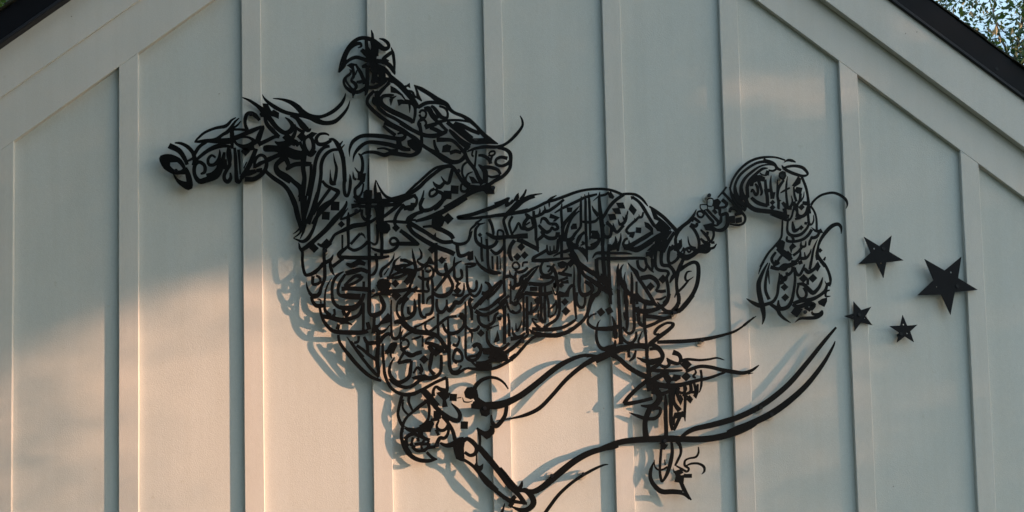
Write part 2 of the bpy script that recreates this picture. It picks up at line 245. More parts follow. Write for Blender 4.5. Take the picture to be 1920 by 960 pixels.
STROKES = '''
part horse_head
@ 280 200 6
s 395,690,35 340,610,55 240,560,50 150,560,35 135,600,45 190,670,75 270,730,50 350,735,38 400,700,40
p 108,585 125,548 190,535 270,560 345,620 235,625 232,660 255,700 175,655 125,620
s 310,825,30 370,865,60 440,880,70
s 228,440,62* 230,440,62 330,490,58 390,570,50 425,650,38
s 285,405,10 350,410,30 430,450,42 490,520,45 510,600,50 500,660,50
s 430,610,20 500,575,30
s 400,690,50 440,780,62 450,895,75 380,875,55 310,820,32 270,755,12
s 270,745,15 330,745,25 410,740,40
s 510,395,10 540,360,22 620,290,25 740,240,28 860,215,38 925,150,22 975,120,6
s 505,395,15 620,385,42 740,370,40 820,315,32 880,280,40 930,215,32 970,160,22 1012,125,6
s 930,240,25 985,210,20 1030,160,6
s 650,385,30 740,385,50 840,378,50 930,370,45
s 500,545,40 560,450,36 640,395,30
s 525,600,32 620,510,26 725,445,26 830,412,22 925,405,20
s 555,585,10 660,505,14 760,460,24 850,440,32 915,450,30
s 920,255,28 1010,253,22 1100,262,30
s 1100,260,42 1075,180,36 1090,95,42 1135,65,34 1190,95,50 1240,150,30
s 930,350,36 1030,320,42 1150,270,50 1268,220,28* 1275,235,42 1240,320,60 1210,410,62
s 950,370,30 1040,340,20 1120,345,25 1170,375,40
s 945,360,30 985,420,30 1060,445,42 1140,425,50 1200,380,62
s 1040,445,40 1100,465,60 1180,450,60
d 1080,500,52
s 925,240,50 930,330,50 930,400,40 930,470,30
s 890,460,30 882,540,36 905,640,40 880,690,40 845,760,38 845,815,42 880,842,45 915,800,40 910,740,18
s 845,510,26 825,600,48 805,700,44 750,780,62 640,820,62 560,835,55 508,760,42 510,660,42 560,620,38 620,660,40 622,730,38 575,755,16
s 790,600,50 770,690,40 710,750,38 640,772,40
s 745,570,22 700,545,26 660,590,32 670,648,36 725,650,34 775,600,42 792,530,28 790,480,8
s 850,590,40 855,700,46
s 905,470,25 912,590,32 890,690,30
s 958,460,30 968,560,40 975,700,40 985,830,52 1022,835,30 1040,780,30
s 1003,480,35 1012,600,25 1022,760,18
s 1200,470,46 1150,600,52 1100,700,50 1035,800,52
s 1095,620,12 1060,690,14
s 1080,740,70 1130,740,60 1200,720,40
s 1180,690,25 1190,600,36 1235,545,30 1290,555,36 1320,620,42 1305,700,42 1255,765,50 1170,812,52 1070,812,55
s 1185,680,28 1240,640,46 1300,612,32
s 1200,715,30 1270,712,52
s 1320,590,36 1400,560,36 1470,530,42 1530,500,50
@ 440 160 5.333
s 75,118,6 150,150,25 230,205,36 290,260,60 350,330,50 420,420,46 500,472,42 562,450,50 578,400,45 545,350,30 503,318,8
p 278,178 332,182 368,255 390,240 445,272 440,332 395,312 330,292 300,315 262,312 245,285 285,232
s 560,290,40 620,325,40 680,400,62 735,445,44 765,430,6
s 300,310,30 320,380,40 380,450,46 447,512,28* 400,512,32 320,550,36 235,590,40
s 600,385,14 612,440,26 585,510,40 545,570,62
d 525,520,50
s 600,400,10 640,440,30 700,470,30
d 670,510,50
p 720,500 770,462 825,476 790,510 770,530
s 745,500,32 702,530,30 695,580,32 718,645,32 750,672,30 788,625,42 775,540,36 740,500,32
s 650,560,30 690,640,32 760,700,30 810,650,28
s 945,497,12 910,480,20 850,485,26 815,530,36 835,582,36 900,582,34 965,548,30
s 945,545,30 985,538,26 1030,590,46 1070,680,46 1090,780,40 1096,900,40 1102,960,40
s 1045,600,26 1082,553,6
s 1060,632,24 1100,588,6
s 400,560,8 440,582,40 520,582,70 570,545,62
s 300,600,20* 310,628,62 330,628,66 420,632,62 500,650,90 600,690,95 680,690,80 710,640,50
s 580,600,40 600,560,46 640,600,44
s 680,680,50 690,800,56
s 520,850,10* 530,828,40 600,790,42 690,782,46 770,780,25*
s 540,800,40 512,735,50 468,742,50 412,800,40 425,870,46 500,925,52 560,960,50
s 320,760,30 420,705,36 500,690,50
s 460,610,50 470,690,60 510,720,40
part mane
@ 440 160 5.333
s 275,90,4 310,145,25 400,215,40 500,265,35 600,290,35 680,303,35 760,320,50 820,350,55 900,375,40 1000,360,40 1080,290,30 1130,220,22 1155,145,4
s 382,128,4 470,138,20 560,168,40 630,218,55 680,270,60 760,310,50 870,310,30 980,260,35 1060,190,35 1095,130,25 1110,75,4
part horse_neck
@ 480 260 6
s 95,340,42 130,385,40 210,450,46 300,510,46 370,590,50 430,720,62 470,850,48 495,960,48
s 225,320,46 260,370,46 350,420,48 420,480,48 500,560,60 520,700,80
s 545,180,52 530,320,52 545,440,50 530,560,60 510,660,80
s 545,290,42 620,285,34* 618,400,34 600,520,34 575,640,34
s 520,640,60 525,760,50 535,900,45 545,960,50
s 560,640,36 545,760,34 530,880,32
s 830,80,30 760,100,36 700,170,42 665,280,42 655,400,40 620,580,40 590,720,38 550,860,38 530,960,38
s 950,122,25 860,125,32 780,180,40 735,280,42 730,420,40 700,600,40 660,760,40 610,900,40 590,960,40
s 870,160,4 885,250,24 905,330,34 895,430,38 880,500,30
s 835,345,5 838,430,22 850,495,50 900,500,36
s 745,470,28 790,525,36 860,560,34 920,590,50 910,630,42 850,700,44 770,780,44 690,870,42 640,960,42
s 830,565,34 760,660,34 690,760,36 640,850,36
d 890,755,70,2
d 785,865,62,4
@ 480 260 6
s 985,200,36 1000,400,40 990,520,40 1000,620,38 1030,640,30 1055,560,36 1062,470,36 1055,395,5
s 1090,365,5 1100,440,30 1130,455,20
s 1110,320,5 1150,375,25 1190,370,40 1200,280,36 1185,200,34 1150,165,10
p 1185,390 1240,385 1225,480 1195,505 1165,470 1130,455 1145,440 1140,370 1160,400 1180,400
s 1205,460,45 1160,520,36 1115,570,34 1120,640,34 1160,650,30 1195,590,22 1210,500,20
s 1270,220,8 1265,420,24 1265,600,26
p 1205,600 1240,570 1310,580 1305,660 1205,665
s 1345,460,4 1340,560,36 1350,680,40
s 1350,465,8 1400,570,24 1460,645,30 1540,685,40
s 1100,640,36 1160,680,50 1260,690,40 1400,700,50 1540,690,36 1640,640,14
s 1100,700,20 1180,715,30 1350,712,26 1480,735,30 1600,730,26
s 1265,640,80 1265,720,70 1260,860,60
s 1380,600,40 1395,720,70 1400,850,60 1400,930,40
part rider_helmet
@ 600 40 6
s 205,570,6 240,440,22 290,330,30 360,240,36 440,190,40 520,185,40 600,215,50 660,265,60 720,305,50 770,290,36 765,245,40 720,205,30 665,190,6
p 572,95 582,95 605,140 612,195 575,195
s 210,570,16 265,490,55 285,400,36 330,310,32 400,255,36 450,245,36 465,275,22 425,295,8
s 260,490,36 330,430,34 410,400,38 500,425,40 600,440,50 700,450,45 780,490,50 830,560,40 842,595,10
s 800,290,8 822,360,36 835,460,34 840,570,14
s 815,340,36 770,370,40 720,410,36
s 700,405,30 770,450,30
p 450,330 480,300 530,330 520,400 495,380
s 520,190,40 525,280,40 550,360,70 560,450,80
s 590,210,60 610,290,70 600,380,80 580,470,90
s 640,260,50 630,330,60 640,390,40
part rider_head
@ 600 40 6
p 300,490 350,465 420,480 380,500 380,530 345,525
s 360,490,36 378,570,34 375,620,32 350,660,24 395,700,40 405,740,36 370,760,20 305,690,25 290,630,28 340,585,28 345,550,20 328,540,5
s 400,480,20 450,560,40 485,640,42 500,700,40
s 400,600,8 410,560,20 425,540,10
s 330,590,22 275,640,24 268,690,28 300,745,34 370,790,42 450,785,36 520,740,36
s 410,680,24 460,675,36 500,660,36
s 430,790,30 490,760,30
p 330,770 420,790 385,830 375,860 362,855 358,810
s 470,510,24 540,490,50 640,500,50 730,540,46 790,610,40 830,660,36
s 530,500,40 535,620,46 530,720,50 520,790,40 505,835,8
s 570,560,50 620,530,60 680,560,70 700,620,80 660,660,60 600,620,60
s 620,560,60 610,640,60 590,690,50
s 740,660,46 690,700,44 620,735,40 550,740,40
s 730,640,30 790,660,50 850,680,40
part rider_torso
@ 680 140 6
s 300,0,36 340,50,62 420,115,62 480,180,60 550,260,60 600,330,50 625,370,40
s 480,150,30 480,130,26 505,125,14
p 488,118 530,90 538,150 512,135
s 500,180,22 555,190,26 585,240,22 605,255,18
s 570,190,22 560,215,16
p 575,112 590,112 625,180 640,230 670,290 660,298 605,262 600,200
s 580,120,14 660,160,46 760,220,46 850,285,60 940,330,50 985,390,40 1040,430,34 1120,460,36 1200,510,46 1280,580,36 1340,650,46 1420,720,50 1525,778,8
s 625,375,24* 650,350,40 720,315,40 820,310,36 940,330,36
s 300,85,46* 260,130,30 200,190,46 165,250,36
s 130,180,30 70,240,36 50,310,36 100,380,40 200,470,42 320,550,36 450,620,42 560,700,38 650,760,36
s 130,250,30 120,300,36 170,340,40 190,380,40 260,440,38 360,490,36 470,560,38 580,630,40 700,680,44 820,680,42 900,650,36 955,630,18*
s 150,180,46 165,250,60 160,330,50
s 355,225,12 300,230,36 230,240,36 205,290,46 235,350,56 330,410,56 440,460,56 540,510,50 560,545,26
p 310,120 370,150 450,220 490,285 470,280 430,230 380,205 315,195
s 470,290,36 540,310,36 585,360,34 590,440,34 570,540,25
p 385,280 440,275 500,300 520,330 440,325 405,350
s 525,320,30 530,370,22 528,425,5
s 300,235,18 330,260,28 380,235,6
p 298,270 345,270 320,345 312,340
s 640,430,25 660,400,25 700,405,25 715,440,25 700,480,25 660,480,25 638,445,25
s 660,490,26 625,545,28 640,600,22 655,670,30
s 650,515,22 690,505,24 715,540,26 700,580,26
s 700,385,30 740,400,34 780,460,44 830,510,46
s 690,375,26 750,370,30 790,440,36 840,500,50
s 770,345,20 810,380,40 860,450,50 900,480,40 950,480,32 955,420,26 920,370,26 860,350,20
s 820,520,60 850,535,50 900,520,30 980,510,24 1100,510,24 1210,530,22
s 860,530,40 900,580,36 955,632,30
s 700,590,50 760,570,46 830,550,40
s 760,590,40 830,620,44 890,650,40
s 950,530,42 1050,610,46 1150,690,46 1250,755,46 1400,750,50 1520,775,10
s 1030,540,36 1130,630,46 1240,710,26
s 1040,540,30 1120,570,46 1220,620,42 1320,660,36
s 1230,720,10 1380,720,20
s 975,610,12 1020,660,42 1110,740,46 1210,800,50
part rider_arm
@ 640 230 6
s 95,380,5 92,300,24 130,210,40 220,150,40 330,140,42 470,150,46 580,170,42 680,180,50 720,140,34 680,110,24 630,125,18
s 130,440,5 145,360,26 200,280,40 290,220,36 400,220,42 520,240,46 620,265,50 720,290,42
s 470,30,26 530,80,36 610,140,38
s 400,290,14 480,285,22 560,310,30 640,310,40
s 215,365,10 280,330,28 380,330,36 480,360,42 560,340,46 680,355,46 790,365,40 870,320,50 880,250,50 800,200,80
p 740,200 790,180 860,195 905,240 895,300 850,330 800,300 745,250
s 650,180,60 650,240,60 690,290,50 780,300,30
part rider_leg
@ 640 230 6
s 480,0,30 600,50,42 720,110,40 830,170,40 900,240,40 990,300,40 1080,350,60 1170,410,70 1250,440,50 1330,430,40 1390,380,50
s 660,0,36 760,60,40 870,110,40 980,145,42 1090,140,42 1190,100,25*
s 880,0,36 900,110,34 905,230,36
s 1045,190,26 1055,260,34 1090,330,40
s 1070,190,50 1150,190,46 1250,200,36 1330,270,36 1380,330,40
p 1140,260 1190,240 1240,260 1220,330 1130,330
s 1220,340,40 1290,320,40 1350,340,30
s 1215,80,24 1260,130,40 1340,210,46 1440,290,50
s 1400,290,40 1390,340,42 1430,430,40 1500,520,40 1540,610,44 1590,690,60
s 1415,325,10 1500,290,30 1620,270,36 1760,270,36 1860,230,30 1960,140,36 2035,40,30 2035,-30,22 2010,-80,5
s 1760,275,36 1850,300,36 1900,350,46 1905,440,40 1890,520,40 1820,600,40 1730,650,40 1670,690,40 1600,730,60
s 1480,310,22 1470,360,20 1490,380,20
s 1520,310,24 1510,420,22 1500,500,26
s 1540,365,22 1600,370,36 1660,410,40 1680,460,40
s 1660,350,18 1680,325,20 1720,320,22 1725,350,22 1690,370,22 1655,360,20
s 1700,370,20 1680,420,30
s 1870,400,40 1800,385,32 1745,410,30 1740,460,30 1800,485,30 1870,460,36 1900,420,30
s 1540,470,10 1580,500,44 1620,560,60 1620,680,60
s 1600,500,40 1680,500,36 1760,530,36 1790,580,30
s 1650,595,18 1700,610,26 1790,590,30
p 1600,700 1720,710 1725,800 1630,800 1590,750
s 700,820,14 800,730,28 900,640,28 1000,550,30 1080,500,28 1200,475,20
s 560,850,20 680,830,46 780,790,42 880,720,44 960,640,40 1060,560,38 1150,500,40 1240,490,40 1300,560,40 1350,640,42 1420,710,50 1520,730,56 1620,740,60
s 1250,520,40 1230,600,40 1210,670,40 1170,670,32 1120,600,6
s 1030,660,8 1060,700,36 1110,720,50 1160,670,30
s 1050,740,34 1000,770,26 995,820,26 1030,825,28 1080,780,38 1060,740,30
s 1080,770,38 1140,800,40 1140,870,44 1090,940,44 1040,975,36
d 1275,750,64,4
d 1195,810,66,2
s 1430,430,26 1370,480,26 1360,570,26 1390,650,24 1350,700,26 1350,760,28 1400,770,30 1450,720,40
s 1480,550,8 1420,580,22 1400,650,26 1440,700,46
p 1435,600 1490,610 1550,680 1470,680
s 1650,720,60 1500,760,60 1400,820,46 1280,890,46 1160,960,46
s 930,760,14 910,850,30 885,920,36 920,975,30
s 820,820,40 850,860,30 830,930,36 760,950,50 700,960,50
s 640,900,60 720,850,50 790,830,40
part horse_chest
@ 540 360 8
s 75,100,50 130,350,50 180,520,44 185,620,20
s 345,0,40 300,150,44 250,350,40 200,500,40 150,570,24 75,628,5
s 440,0,40 400,130,46 360,280,60 290,420,50 230,520,40 170,620,26 80,688,8
s 260,480,40 230,590,36 180,700,8
s 740,20,50 660,120,50 540,190,50 460,280,48 420,430,46 370,570,46 300,690,60 220,740,46 140,715,26 80,690,6
s 880,130,16 870,190,44 810,290,64 700,410,80 570,560,70 440,680,66 330,780,70 220,860,56
s 160,755,12 180,840,44 215,900,46 215,1030,44 230,1150,46 260,1235,50 310,1240,50 400,1200,60 520,1095,44
d 390,840,72
d 580,775,82
s 440,770,30 520,810,46 600,790,60 650,720,46 700,640,40 790,590,46 900,540,70 1000,500,70 1150,480,60 1260,430,46 1330,380,30
s 540,790,46 540,960,50 545,1050,52 550,1280,54 500,1420,44 470,1520,60 390,1570,62 320,1500,42 285,1420,30 275,1340,6
d 800,480,55
s 900,240,10 830,330,30 780,410,20
s 780,410,25 900,370,40 1000,320,36 1100,260,36
s 905,300,16 905,400,60 900,560,50 905,700,46 905,830,40
s 900,810,40 800,900,50 760,950,56
s 905,830,40 990,870,46 1100,830,44 1200,740,50
s 940,780,40 1010,700,40 1085,620,44* 1130,640,30 1160,692,10
s 1210,0,60 1200,200,60 1205,450,60 1215,700,50 1220,960,50 1220,1400,50 1222,1700,56
s 815,640,30 815,900,30
s 1340,480,50 1345,620,44 1335,750,36 1290,782,34 1230,740,16
s 1410,200,80 1400,400,80 1400,600,54 1410,760,50 1405,960,50 1400,990,50
s 1230,820,10 1300,860,40 1440,890,58 1570,870,50 1640,810,44 1660,760,36
s 1920,770,50 1750,770,56 1650,770,50 1560,780,42 1530,735,36 1560,690,36 1610,690,40 1650,740,46 1650,800,50
s 1690,580,46 1760,640,50 1850,710,50 1920,760,50
s 1790,490,56 1850,580,54 1920,640,54
p 1320,400 1440,430 1530,490 1540,560 1490,620 1420,620 1330,560
d 1620,535,62
s 1080,150,36 1300,130,40 1500,120,44 1650,130,60 1800,90,50 1920,40,40
s 1080,212,40 1300,215,40 1480,200,40 1600,185,50
s 1700,160,50 1600,240,60 1500,320,50 1420,380,40
s 1750,190,60 1680,260,50 1620,360,50 1600,440,56 1610,500,40
s 1870,160,60 1860,240,80 1790,260,26
s 1450,440,20 1600,440,44 1780,450,44 1830,400,60 1920,330,50
s 1800,440,50 1850,420,30 1920,420,30
s 1110,260,44 1110,350,40 1160,410,50 1210,400,40 1240,340,36
s 1320,200,80 1360,300,90 1370,450,100
s 950,210,70 1050,200,50 1100,220,60
@ 540 450 8
s 760,250,46 900,260,56 1200,265,60 1400,260,50 1520,240,30
s 1595,190,6 1575,280,30 1500,370,40 1420,430,50 1390,500,50 1400,560,40
s 830,140,50 760,215,60 800,275,50
s 830,275,44 740,340,46 665,400,52
s 680,215,12 640,290,50 550,340,60
s 630,300,40 640,400,56 660,470,46 702,535,6
s 375,540,50 370,650,46 430,660,46 485,620,40 470,560,40 420,530,30
s 530,345,50 450,440,46 400,500,50
s 660,560,6 600,660,24 560,780,30 550,960,36 560,1060,50 640,1130,50
s 835,470,16 740,530,44 680,620,48 660,760,46 680,920,52 760,1000,56 870,1020,80 1000,1010,80 1100,910,60 1140,800,50
s 860,510,36 800,600,46 760,680,50 750,780,44 790,830,50 900,840,86 1090,850,86
s 800,730,60 950,725,60 1200,740,70
s 870,350,30 960,380,80 1060,330,80 1160,360,50
s 860,500,60 980,470,80 1100,440,60 1200,480,60
s 850,680,40 930,600,44 1010,540,50 1100,540,60
s 840,690,36 960,660,40 1080,590,50 1120,540,40
s 1135,620,40 1135,700,40
s 1310,200,40 1330,300,46 1330,420,40 1290,500,46 1230,530,16
s 1690,240,6 1600,320,40 1590,390,50 1640,400,60 1720,380,46 1790,370,30 1865,345,10
s 1680,310,30 1750,300,50 1830,335,50 1880,350,30
s 1860,120,4 1880,250,40 1910,350,40 1910,460,50
s 1580,400,40 1550,480,36 1510,540,10
s 1600,420,50 1700,460,70 1800,450,60 1900,460,40
s 1520,550,26 1600,510,36 1700,475,40
s 1480,560,40 1620,560,40 1720,530,40 1800,480,60
s 1850,460,80 1830,560,90 1760,650,80
p 1330,640 1360,590 1420,575 1500,590 1550,650 1530,720 1450,780 1370,730
d 1610,650,62
s 1340,660,50 1390,740,60 1480,770,70 1650,760,60 1780,740,50 1840,690,26
s 1510,420,16 1470,480,20 1440,520,20
d 1620,830,80
s 1840,740,50 1920,765,60
s 1850,740,60 1740,860,50 1660,960,40
s 1250,860,16 1330,810,40 1420,800,40 1540,820,30
@ 540 550 8
s 350,50,44 370,120,50 420,180,60 500,185,60 545,170,50
s 440,80,16 490,100,24 490,150,30
p 300,0 500,0 460,50 400,80 350,60
s 470,190,40 490,280,42 530,400,48 600,500,54 700,570,60 900,585,70 1100,585,66 1200,560,60
s 500,340,60 640,360,66 800,400,76 950,370,60 1050,330,56 1100,250,50 1130,130,40
s 820,250,50 870,330,60 930,260,40
s 690,230,36 700,310,40 650,350,40
s 780,440,50 870,430,50 965,472,14
s 760,460,50 740,540,60
s 1130,150,46 1130,400,46 1130,560,46
s 1220,0,60 1215,200,60 1230,310,50 1330,320,80 1420,260,50 1440,180,70 1400,80,60 1370,10,16
s 1290,350,50 1290,450,50 1280,600,60
s 1190,430,60 1220,540,60
part horse_belly
@ 540 550 8
s 880,650,10 960,760,40 1050,870,46 1130,960,50
s 990,740,40 1050,720,40 1060,640,40
s 1140,650,40 1190,740,60 1290,740,60 1390,730,50
s 1550,100,24 1545,300,30 1550,500,36 1560,640,40 1600,680,50 1650,660,50 1680,600,40 1690,480,16
p 1340,480 1400,400 1500,290 1550,340 1540,430 1400,460 1350,530
s 1330,470,40 1340,560,60 1400,580,60 1470,540,30 1530,470,16
s 1350,600,60 1350,760,60 1350,960,50
s 1590,440,40 1650,420,70 1700,440,50
s 1700,60,16 1650,130,36 1630,250,36 1660,340,40 1740,430,60 1820,520,70 1920,560,80
s 1800,60,60 1730,150,50 1710,280,44 1740,370,46 1810,370,50 1880,320,50 1910,220,50 1900,90,12
s 1800,200,40 1810,290,50 1840,300,30
s 1380,730,60 1430,650,60 1510,600,50 1540,640,30
s 1700,720,30 1690,780,40 1720,830,50 1790,800,40 1810,740,36 1770,690,36 1710,710,30
s 1690,690,20 1750,640,30 1850,580,40
s 1730,540,6 1690,640,40 1690,720,20
s 1450,880,50 1500,870,66 1550,770,50 1620,760,50 1590,830,46 1560,900,46
s 1420,750,36 1420,960,40
@ 620 640 8
s 115,-100,40 130,0,46 200,110,50 280,210,60 380,330,60 500,450,56 620,540,50 760,590,36
s 300,0,50 400,150,44 520,310,46 620,430,50 725,535,46
s 390,60,46 480,120,44 560,190,50 660,260,50 720,300,60
s 720,40,60 700,200,60 700,330,66 720,450,50 720,520,30
s 545,0,56 560,200,40
s 780,40,40 785,200,44 800,380,44 810,480,50 850,600,46 910,700,46 1010,770,50 1130,800,58 1260,780,60 1400,710,50 1560,620,46 1740,540,46
s 1400,720,56 1480,800,60 1560,900,56 1620,960,50
s 960,240,14 900,340,40 880,450,50 920,550,60 1010,615,64 1100,590,60 1180,520,60 1200,400,56 1215,285,40* 1140,295,60 1010,325,40* 1060,230,40 1110,150,50
s 1060,100,60 1130,180,46 1190,220,46 1250,200,60 1300,170,50 1370,160,60
s 870,560,14 940,620,44 1040,670,50 1150,690,54 1250,650,54 1330,590,50 1400,560,60 1550,540,66 1640,470,50 1660,350,50 1660,200,40
s 940,60,40 900,170,40 915,255,20
s 830,150,50 890,130,50 950,50,50 1000,30,36
d 1400,270,72
s 1340,330,16 1370,420,50 1340,490,50
s 1240,480,30 1300,390,40 1350,430,50
p 1210,540 1280,510 1420,490 1500,540 1380,580 1240,570
s 1520,180,60 1500,300,66 1490,420,50 1560,500,60
s 1640,130,80 1560,170,80 1470,60,60
s 1780,0,60 1775,200,56 1790,380,50 1830,470,60 1920,460,60
s 1740,540,40 1745,640,40 1750,740,46
s 1910,100,44 1850,180,40 1840,270,40 1900,325,50
part horse_belly
@ 750 370 8
s 1000,0,60 860,90,66 700,180,70 560,250,80 400,310,60 230,355,36
s 350,0,50 310,100,46 310,170,50 350,195,60 450,180,54 550,120,56 620,60,60 680,0,60
s 340,210,50 220,250,50 130,310,60 110,370,60
s 0,375,26 90,378,30
s 110,360,70 230,430,66 400,530,56 520,610,60 640,665,56 760,665,56 800,650,40
p 500,570 540,520 545,600
s 120,400,60 180,510,60 300,600,66 450,690,70 600,760,66 740,810,70 820,850,66
s 340,440,30 480,430,40 560,460,70 660,500,66 760,560,66 800,620,60
p 480,300 620,240 680,330 640,430 500,470 470,420
d 720,315,88
p 600,250 670,290 640,330 580,300
s 770,660,30 860,700,50 960,690,44 1020,650,40 1050,580,50 1085,500,14
s 1040,560,18 1060,480,30 1130,410,36 1150,380,40 1230,325,16
s 860,700,56 865,790,56 890,870,60 960,870,50 1050,820,40
p 1010,830 1100,795 1105,930 1040,950 1010,920
s 0,695,56 150,695,58 280,700,50
s 290,710,30 200,640,60 100,560,56 0,495,56
d 480,780,66
s 540,680,50 540,960,56 545,1080,56 580,1140,50 650,1160,44 700,1120,44 690,1020,44
s 2020,-20,50 1920,20,46 1840,70,40 1750,150,50 1640,230,46 1560,330,44 1570,420,46 1620,570,44
s 1700,40,40 1640,100,44 1580,130,36
s 1620,40,46 1480,110,56 1300,180,60 1100,250,56 950,280,50 870,300,56 940,315,44 1100,310,40 1300,290,44 1500,260,46 1700,235,50 1920,190,56
s 1150,380,30 1190,400,30 1280,380,10
s 1200,400,20 1140,470,44 1130,570,46 1150,660,50 1220,720,56 1320,750,56 1420,710,50 1460,640,50
s 1335,320,50 1380,420,44 1400,520,44 1400,560,30
s 1290,530,30 1340,560,50 1420,600,60 1500,600,60 1620,590,50 1700,590,56 1800,580,70 1920,575,76
s 1465,570,30 1470,500,30 1510,490,30 1550,520,30 1550,580,36
d 1200,560,36
s 1220,590,24 1225,700,28
s 1300,620,36 1305,740,36
s 1560,600,36 1560,720,40 1500,810,50 1430,840,50 1360,780,30
s 1225,720,40 1225,880,40 1240,960,40
s 1315,720,44 1315,900,44 1330,1050,44 1380,1110,44 1500,1130,40
s 1385,880,30 1390,1080,30
s 1460,880,30 1460,1080,40
s 1565,620,40 1570,800,40 1570,1100,44 1560,1250,44 1575,1470,44
s 1500,870,14 1510,1080,20
part horse_flank
@ 750 370 8
s 1690,280,36 1640,380,40 1660,490,36 1690,570,40
s 1690,540,20 1740,460,40 1780,380,30 1820,460,40 1880,470,44
s 1880,240,30 1910,300,40 1860,380,44 1860,440,44 1920,480,40
s 1720,640,60 1660,730,60 1640,830,66 1670,920,50 1700,950,20
s 1750,640,40 1840,660,60 1920,700,60
d 1820,740,62
d 1760,890,62
d 1870,865,60
part horse_belly
@ 750 450 8
s 180,120,5 200,230,34 220,360,46 240,440,50 210,540,46
s 285,120,8 320,190,34 315,260,40 260,310,26 330,370,46 430,370,14
p 390,340 430,260 450,235 480,280 510,340 460,360
s 0,290,40 80,310,44 180,345,40 90,390,34 40,450,34
s 240,450,50 310,430,46 370,370,40 440,330,40 530,360,30
s 380,460,30 430,470,40 470,450,26
s 375,450,20 390,400,30 450,390,30 500,450,40 490,540,44 420,580,44 340,580,46 270,540,30
s 340,440,40 345,600,40 345,780,44 350,960,44
s 240,760,30 330,765,46 430,760,36 410,660,46 440,560,40
s 470,560,40 490,680,44 490,800,44 490,960,44
s 210,540,40 180,620,40 150,700,40 180,760,50 260,700,40
d 628,300,60
s 660,280,30 705,265,8
s 930,310,10 850,350,40 790,420,44 720,500,56 650,600,50 560,710,44 520,760,50
s 820,250,16 810,350,36 815,480,44 820,560,44 870,590,44 930,550,44 920,460,44 900,440,20
s 720,520,50 760,600,46 790,680,50 760,770,60 670,830,66 560,830,60 500,780,40
s 700,480,40 680,400,50 690,340,40
s 830,600,30 870,640,40 840,700,30
s 910,640,16 850,700,40 900,760,40
d 860,760,62
s 960,640,14 960,740,36 930,820,46 860,830,46 780,810,16
s 970,360,20 1060,355,46 1150,360,40
s 1000,400,30 1060,400,30 1130,380,20
s 1120,230,8 1160,330,36 1230,410,50 1330,470,50 1420,500,40 1520,490,26
s 1000,380,36 1005,520,40 1010,650,44 1040,740,46 1110,760,44 1150,710,44 1150,630,44 1140,600,24
s 1010,680,40 1050,790,40 1120,840,40 1190,780,46 1220,700,36 1225,650,10
s 1225,790,50 1290,800,60 1360,740,60 1330,660,50 1270,630,20
s 1180,960,70 1280,850,66 1390,730,60 1480,640,44 1520,615,40 1510,670,40 1420,780,40 1300,890,40
s 1580,820,40 1480,890,46 1400,960,46
s 1640,830,44 1560,900,40 1480,960,40
s 1660,620,20 1660,800,30 1660,960,36
s 1640,450,8 1660,530,36 1720,560,46 1740,480,36
s 1700,420,20 1690,370,30 1740,330,30 1790,380,30 1770,430,30 1700,420,24
s 1720,440,20 1780,480,46 1860,460,46 1920,410,36
s 1840,400,24 1850,340,30 1920,330,30
s 1730,560,50 1730,660,44 1770,680,40 1830,620,46 1840,560,36 1900,530,40
s 1690,740,60 1730,670,50
s 1560,560,50 1640,540,50 1700,560,40
s 1640,660,30 1690,720,36
s 1910,580,60 1840,680,50 1760,820,44 1710,905,16
s 1920,780,40 1840,830,40 1760,920,30
@ 750 550 8
s 30,700,40 70,650,30 140,590,36
s 290,0,44 290,200,44 320,330,50 380,360,40 390,300,16
s 215,80,20 220,200,50 210,280,50 150,330,50
s 400,160,16 420,80,40 490,40,50
s 490,0,40 495,150,40 470,290,50 400,320,40
s 520,350,30 400,420,30 290,480,26 210,510,40
s 385,440,40 380,520,30 440,570,40 540,500,40 620,430,44 720,360,40 850,340,40
s 0,400,60 100,500,80 240,570,80 400,590,70 520,620,66 600,680,60 680,800,70 740,860,50
s 555,80,40 550,180,46 580,270,60 650,270,50 700,180,40 700,90,30
s 700,190,40 740,260,60 800,190,60 840,120,60
s 800,180,50 830,130,60 900,140,60 970,60,50 1040,10,30
s 570,300,40 570,460,40 575,660,40
s 640,450,30 680,550,46 760,600,60 860,580,56 950,500,50 970,400,60 930,320,60 890,300,30
s 720,380,30 725,560,40 735,760,46 735,960,50
s 980,120,30 985,300,36 985,600,36 985,920,40
d 930,340,62
s 1080,70,70 1040,140,50 1070,240,50 1080,400,40
s 1040,560,40 1080,600,36 1075,700,20 1070,745,5
s 990,490,30 1060,550,40 1150,540,50 1190,480,40
s 1100,230,56 1200,120,66 1300,20,60
s 1130,260,60 1240,320,60 1360,290,50 1500,200,56 1600,90,50
s 1180,240,20 1300,230,50 1400,170,50 1500,80,46 1580,10,40
s 1170,320,50 1190,430,46 1260,490,56 1330,480,46 1410,420,46 1430,330,46 1480,290,30
s 1320,320,26 1330,420,28
s 1460,350,30 1500,390,40 1510,330,36
s 1560,180,70 1570,300,50 1570,500,50 1570,760,56
s 1620,300,30 1640,450,40 1640,640,46
s 1600,120,40 1650,260,30 1740,290,36 1810,240,36 1800,160,26 1710,130,36
s 1650,110,40 1740,170,40 1780,60,40
s 1850,100,30 1860,300,30 1870,500,30
s 1900,120,30 1910,400,34
s 1680,500,10 1700,600,40 1760,660,60 1850,620,40
s 1740,440,8 1750,560,40 1800,500,30 1830,390,6
s 1660,680,60 1780,660,50 1880,590,30
s 1300,560,30 1310,700,46 1360,780,50 1450,830,56 1560,820,50 1640,740,44
d 1215,595,60
s 1300,540,50 1400,500,20 1480,470,20
p 1400,740 1440,640 1460,540 1490,640 1500,700 1450,730
s 1090,800,50 1150,760,60 1210,790,50 1210,870,50 1140,930,40 1020,950,40
s 790,760,40 850,780,46 890,700,30 880,640,26
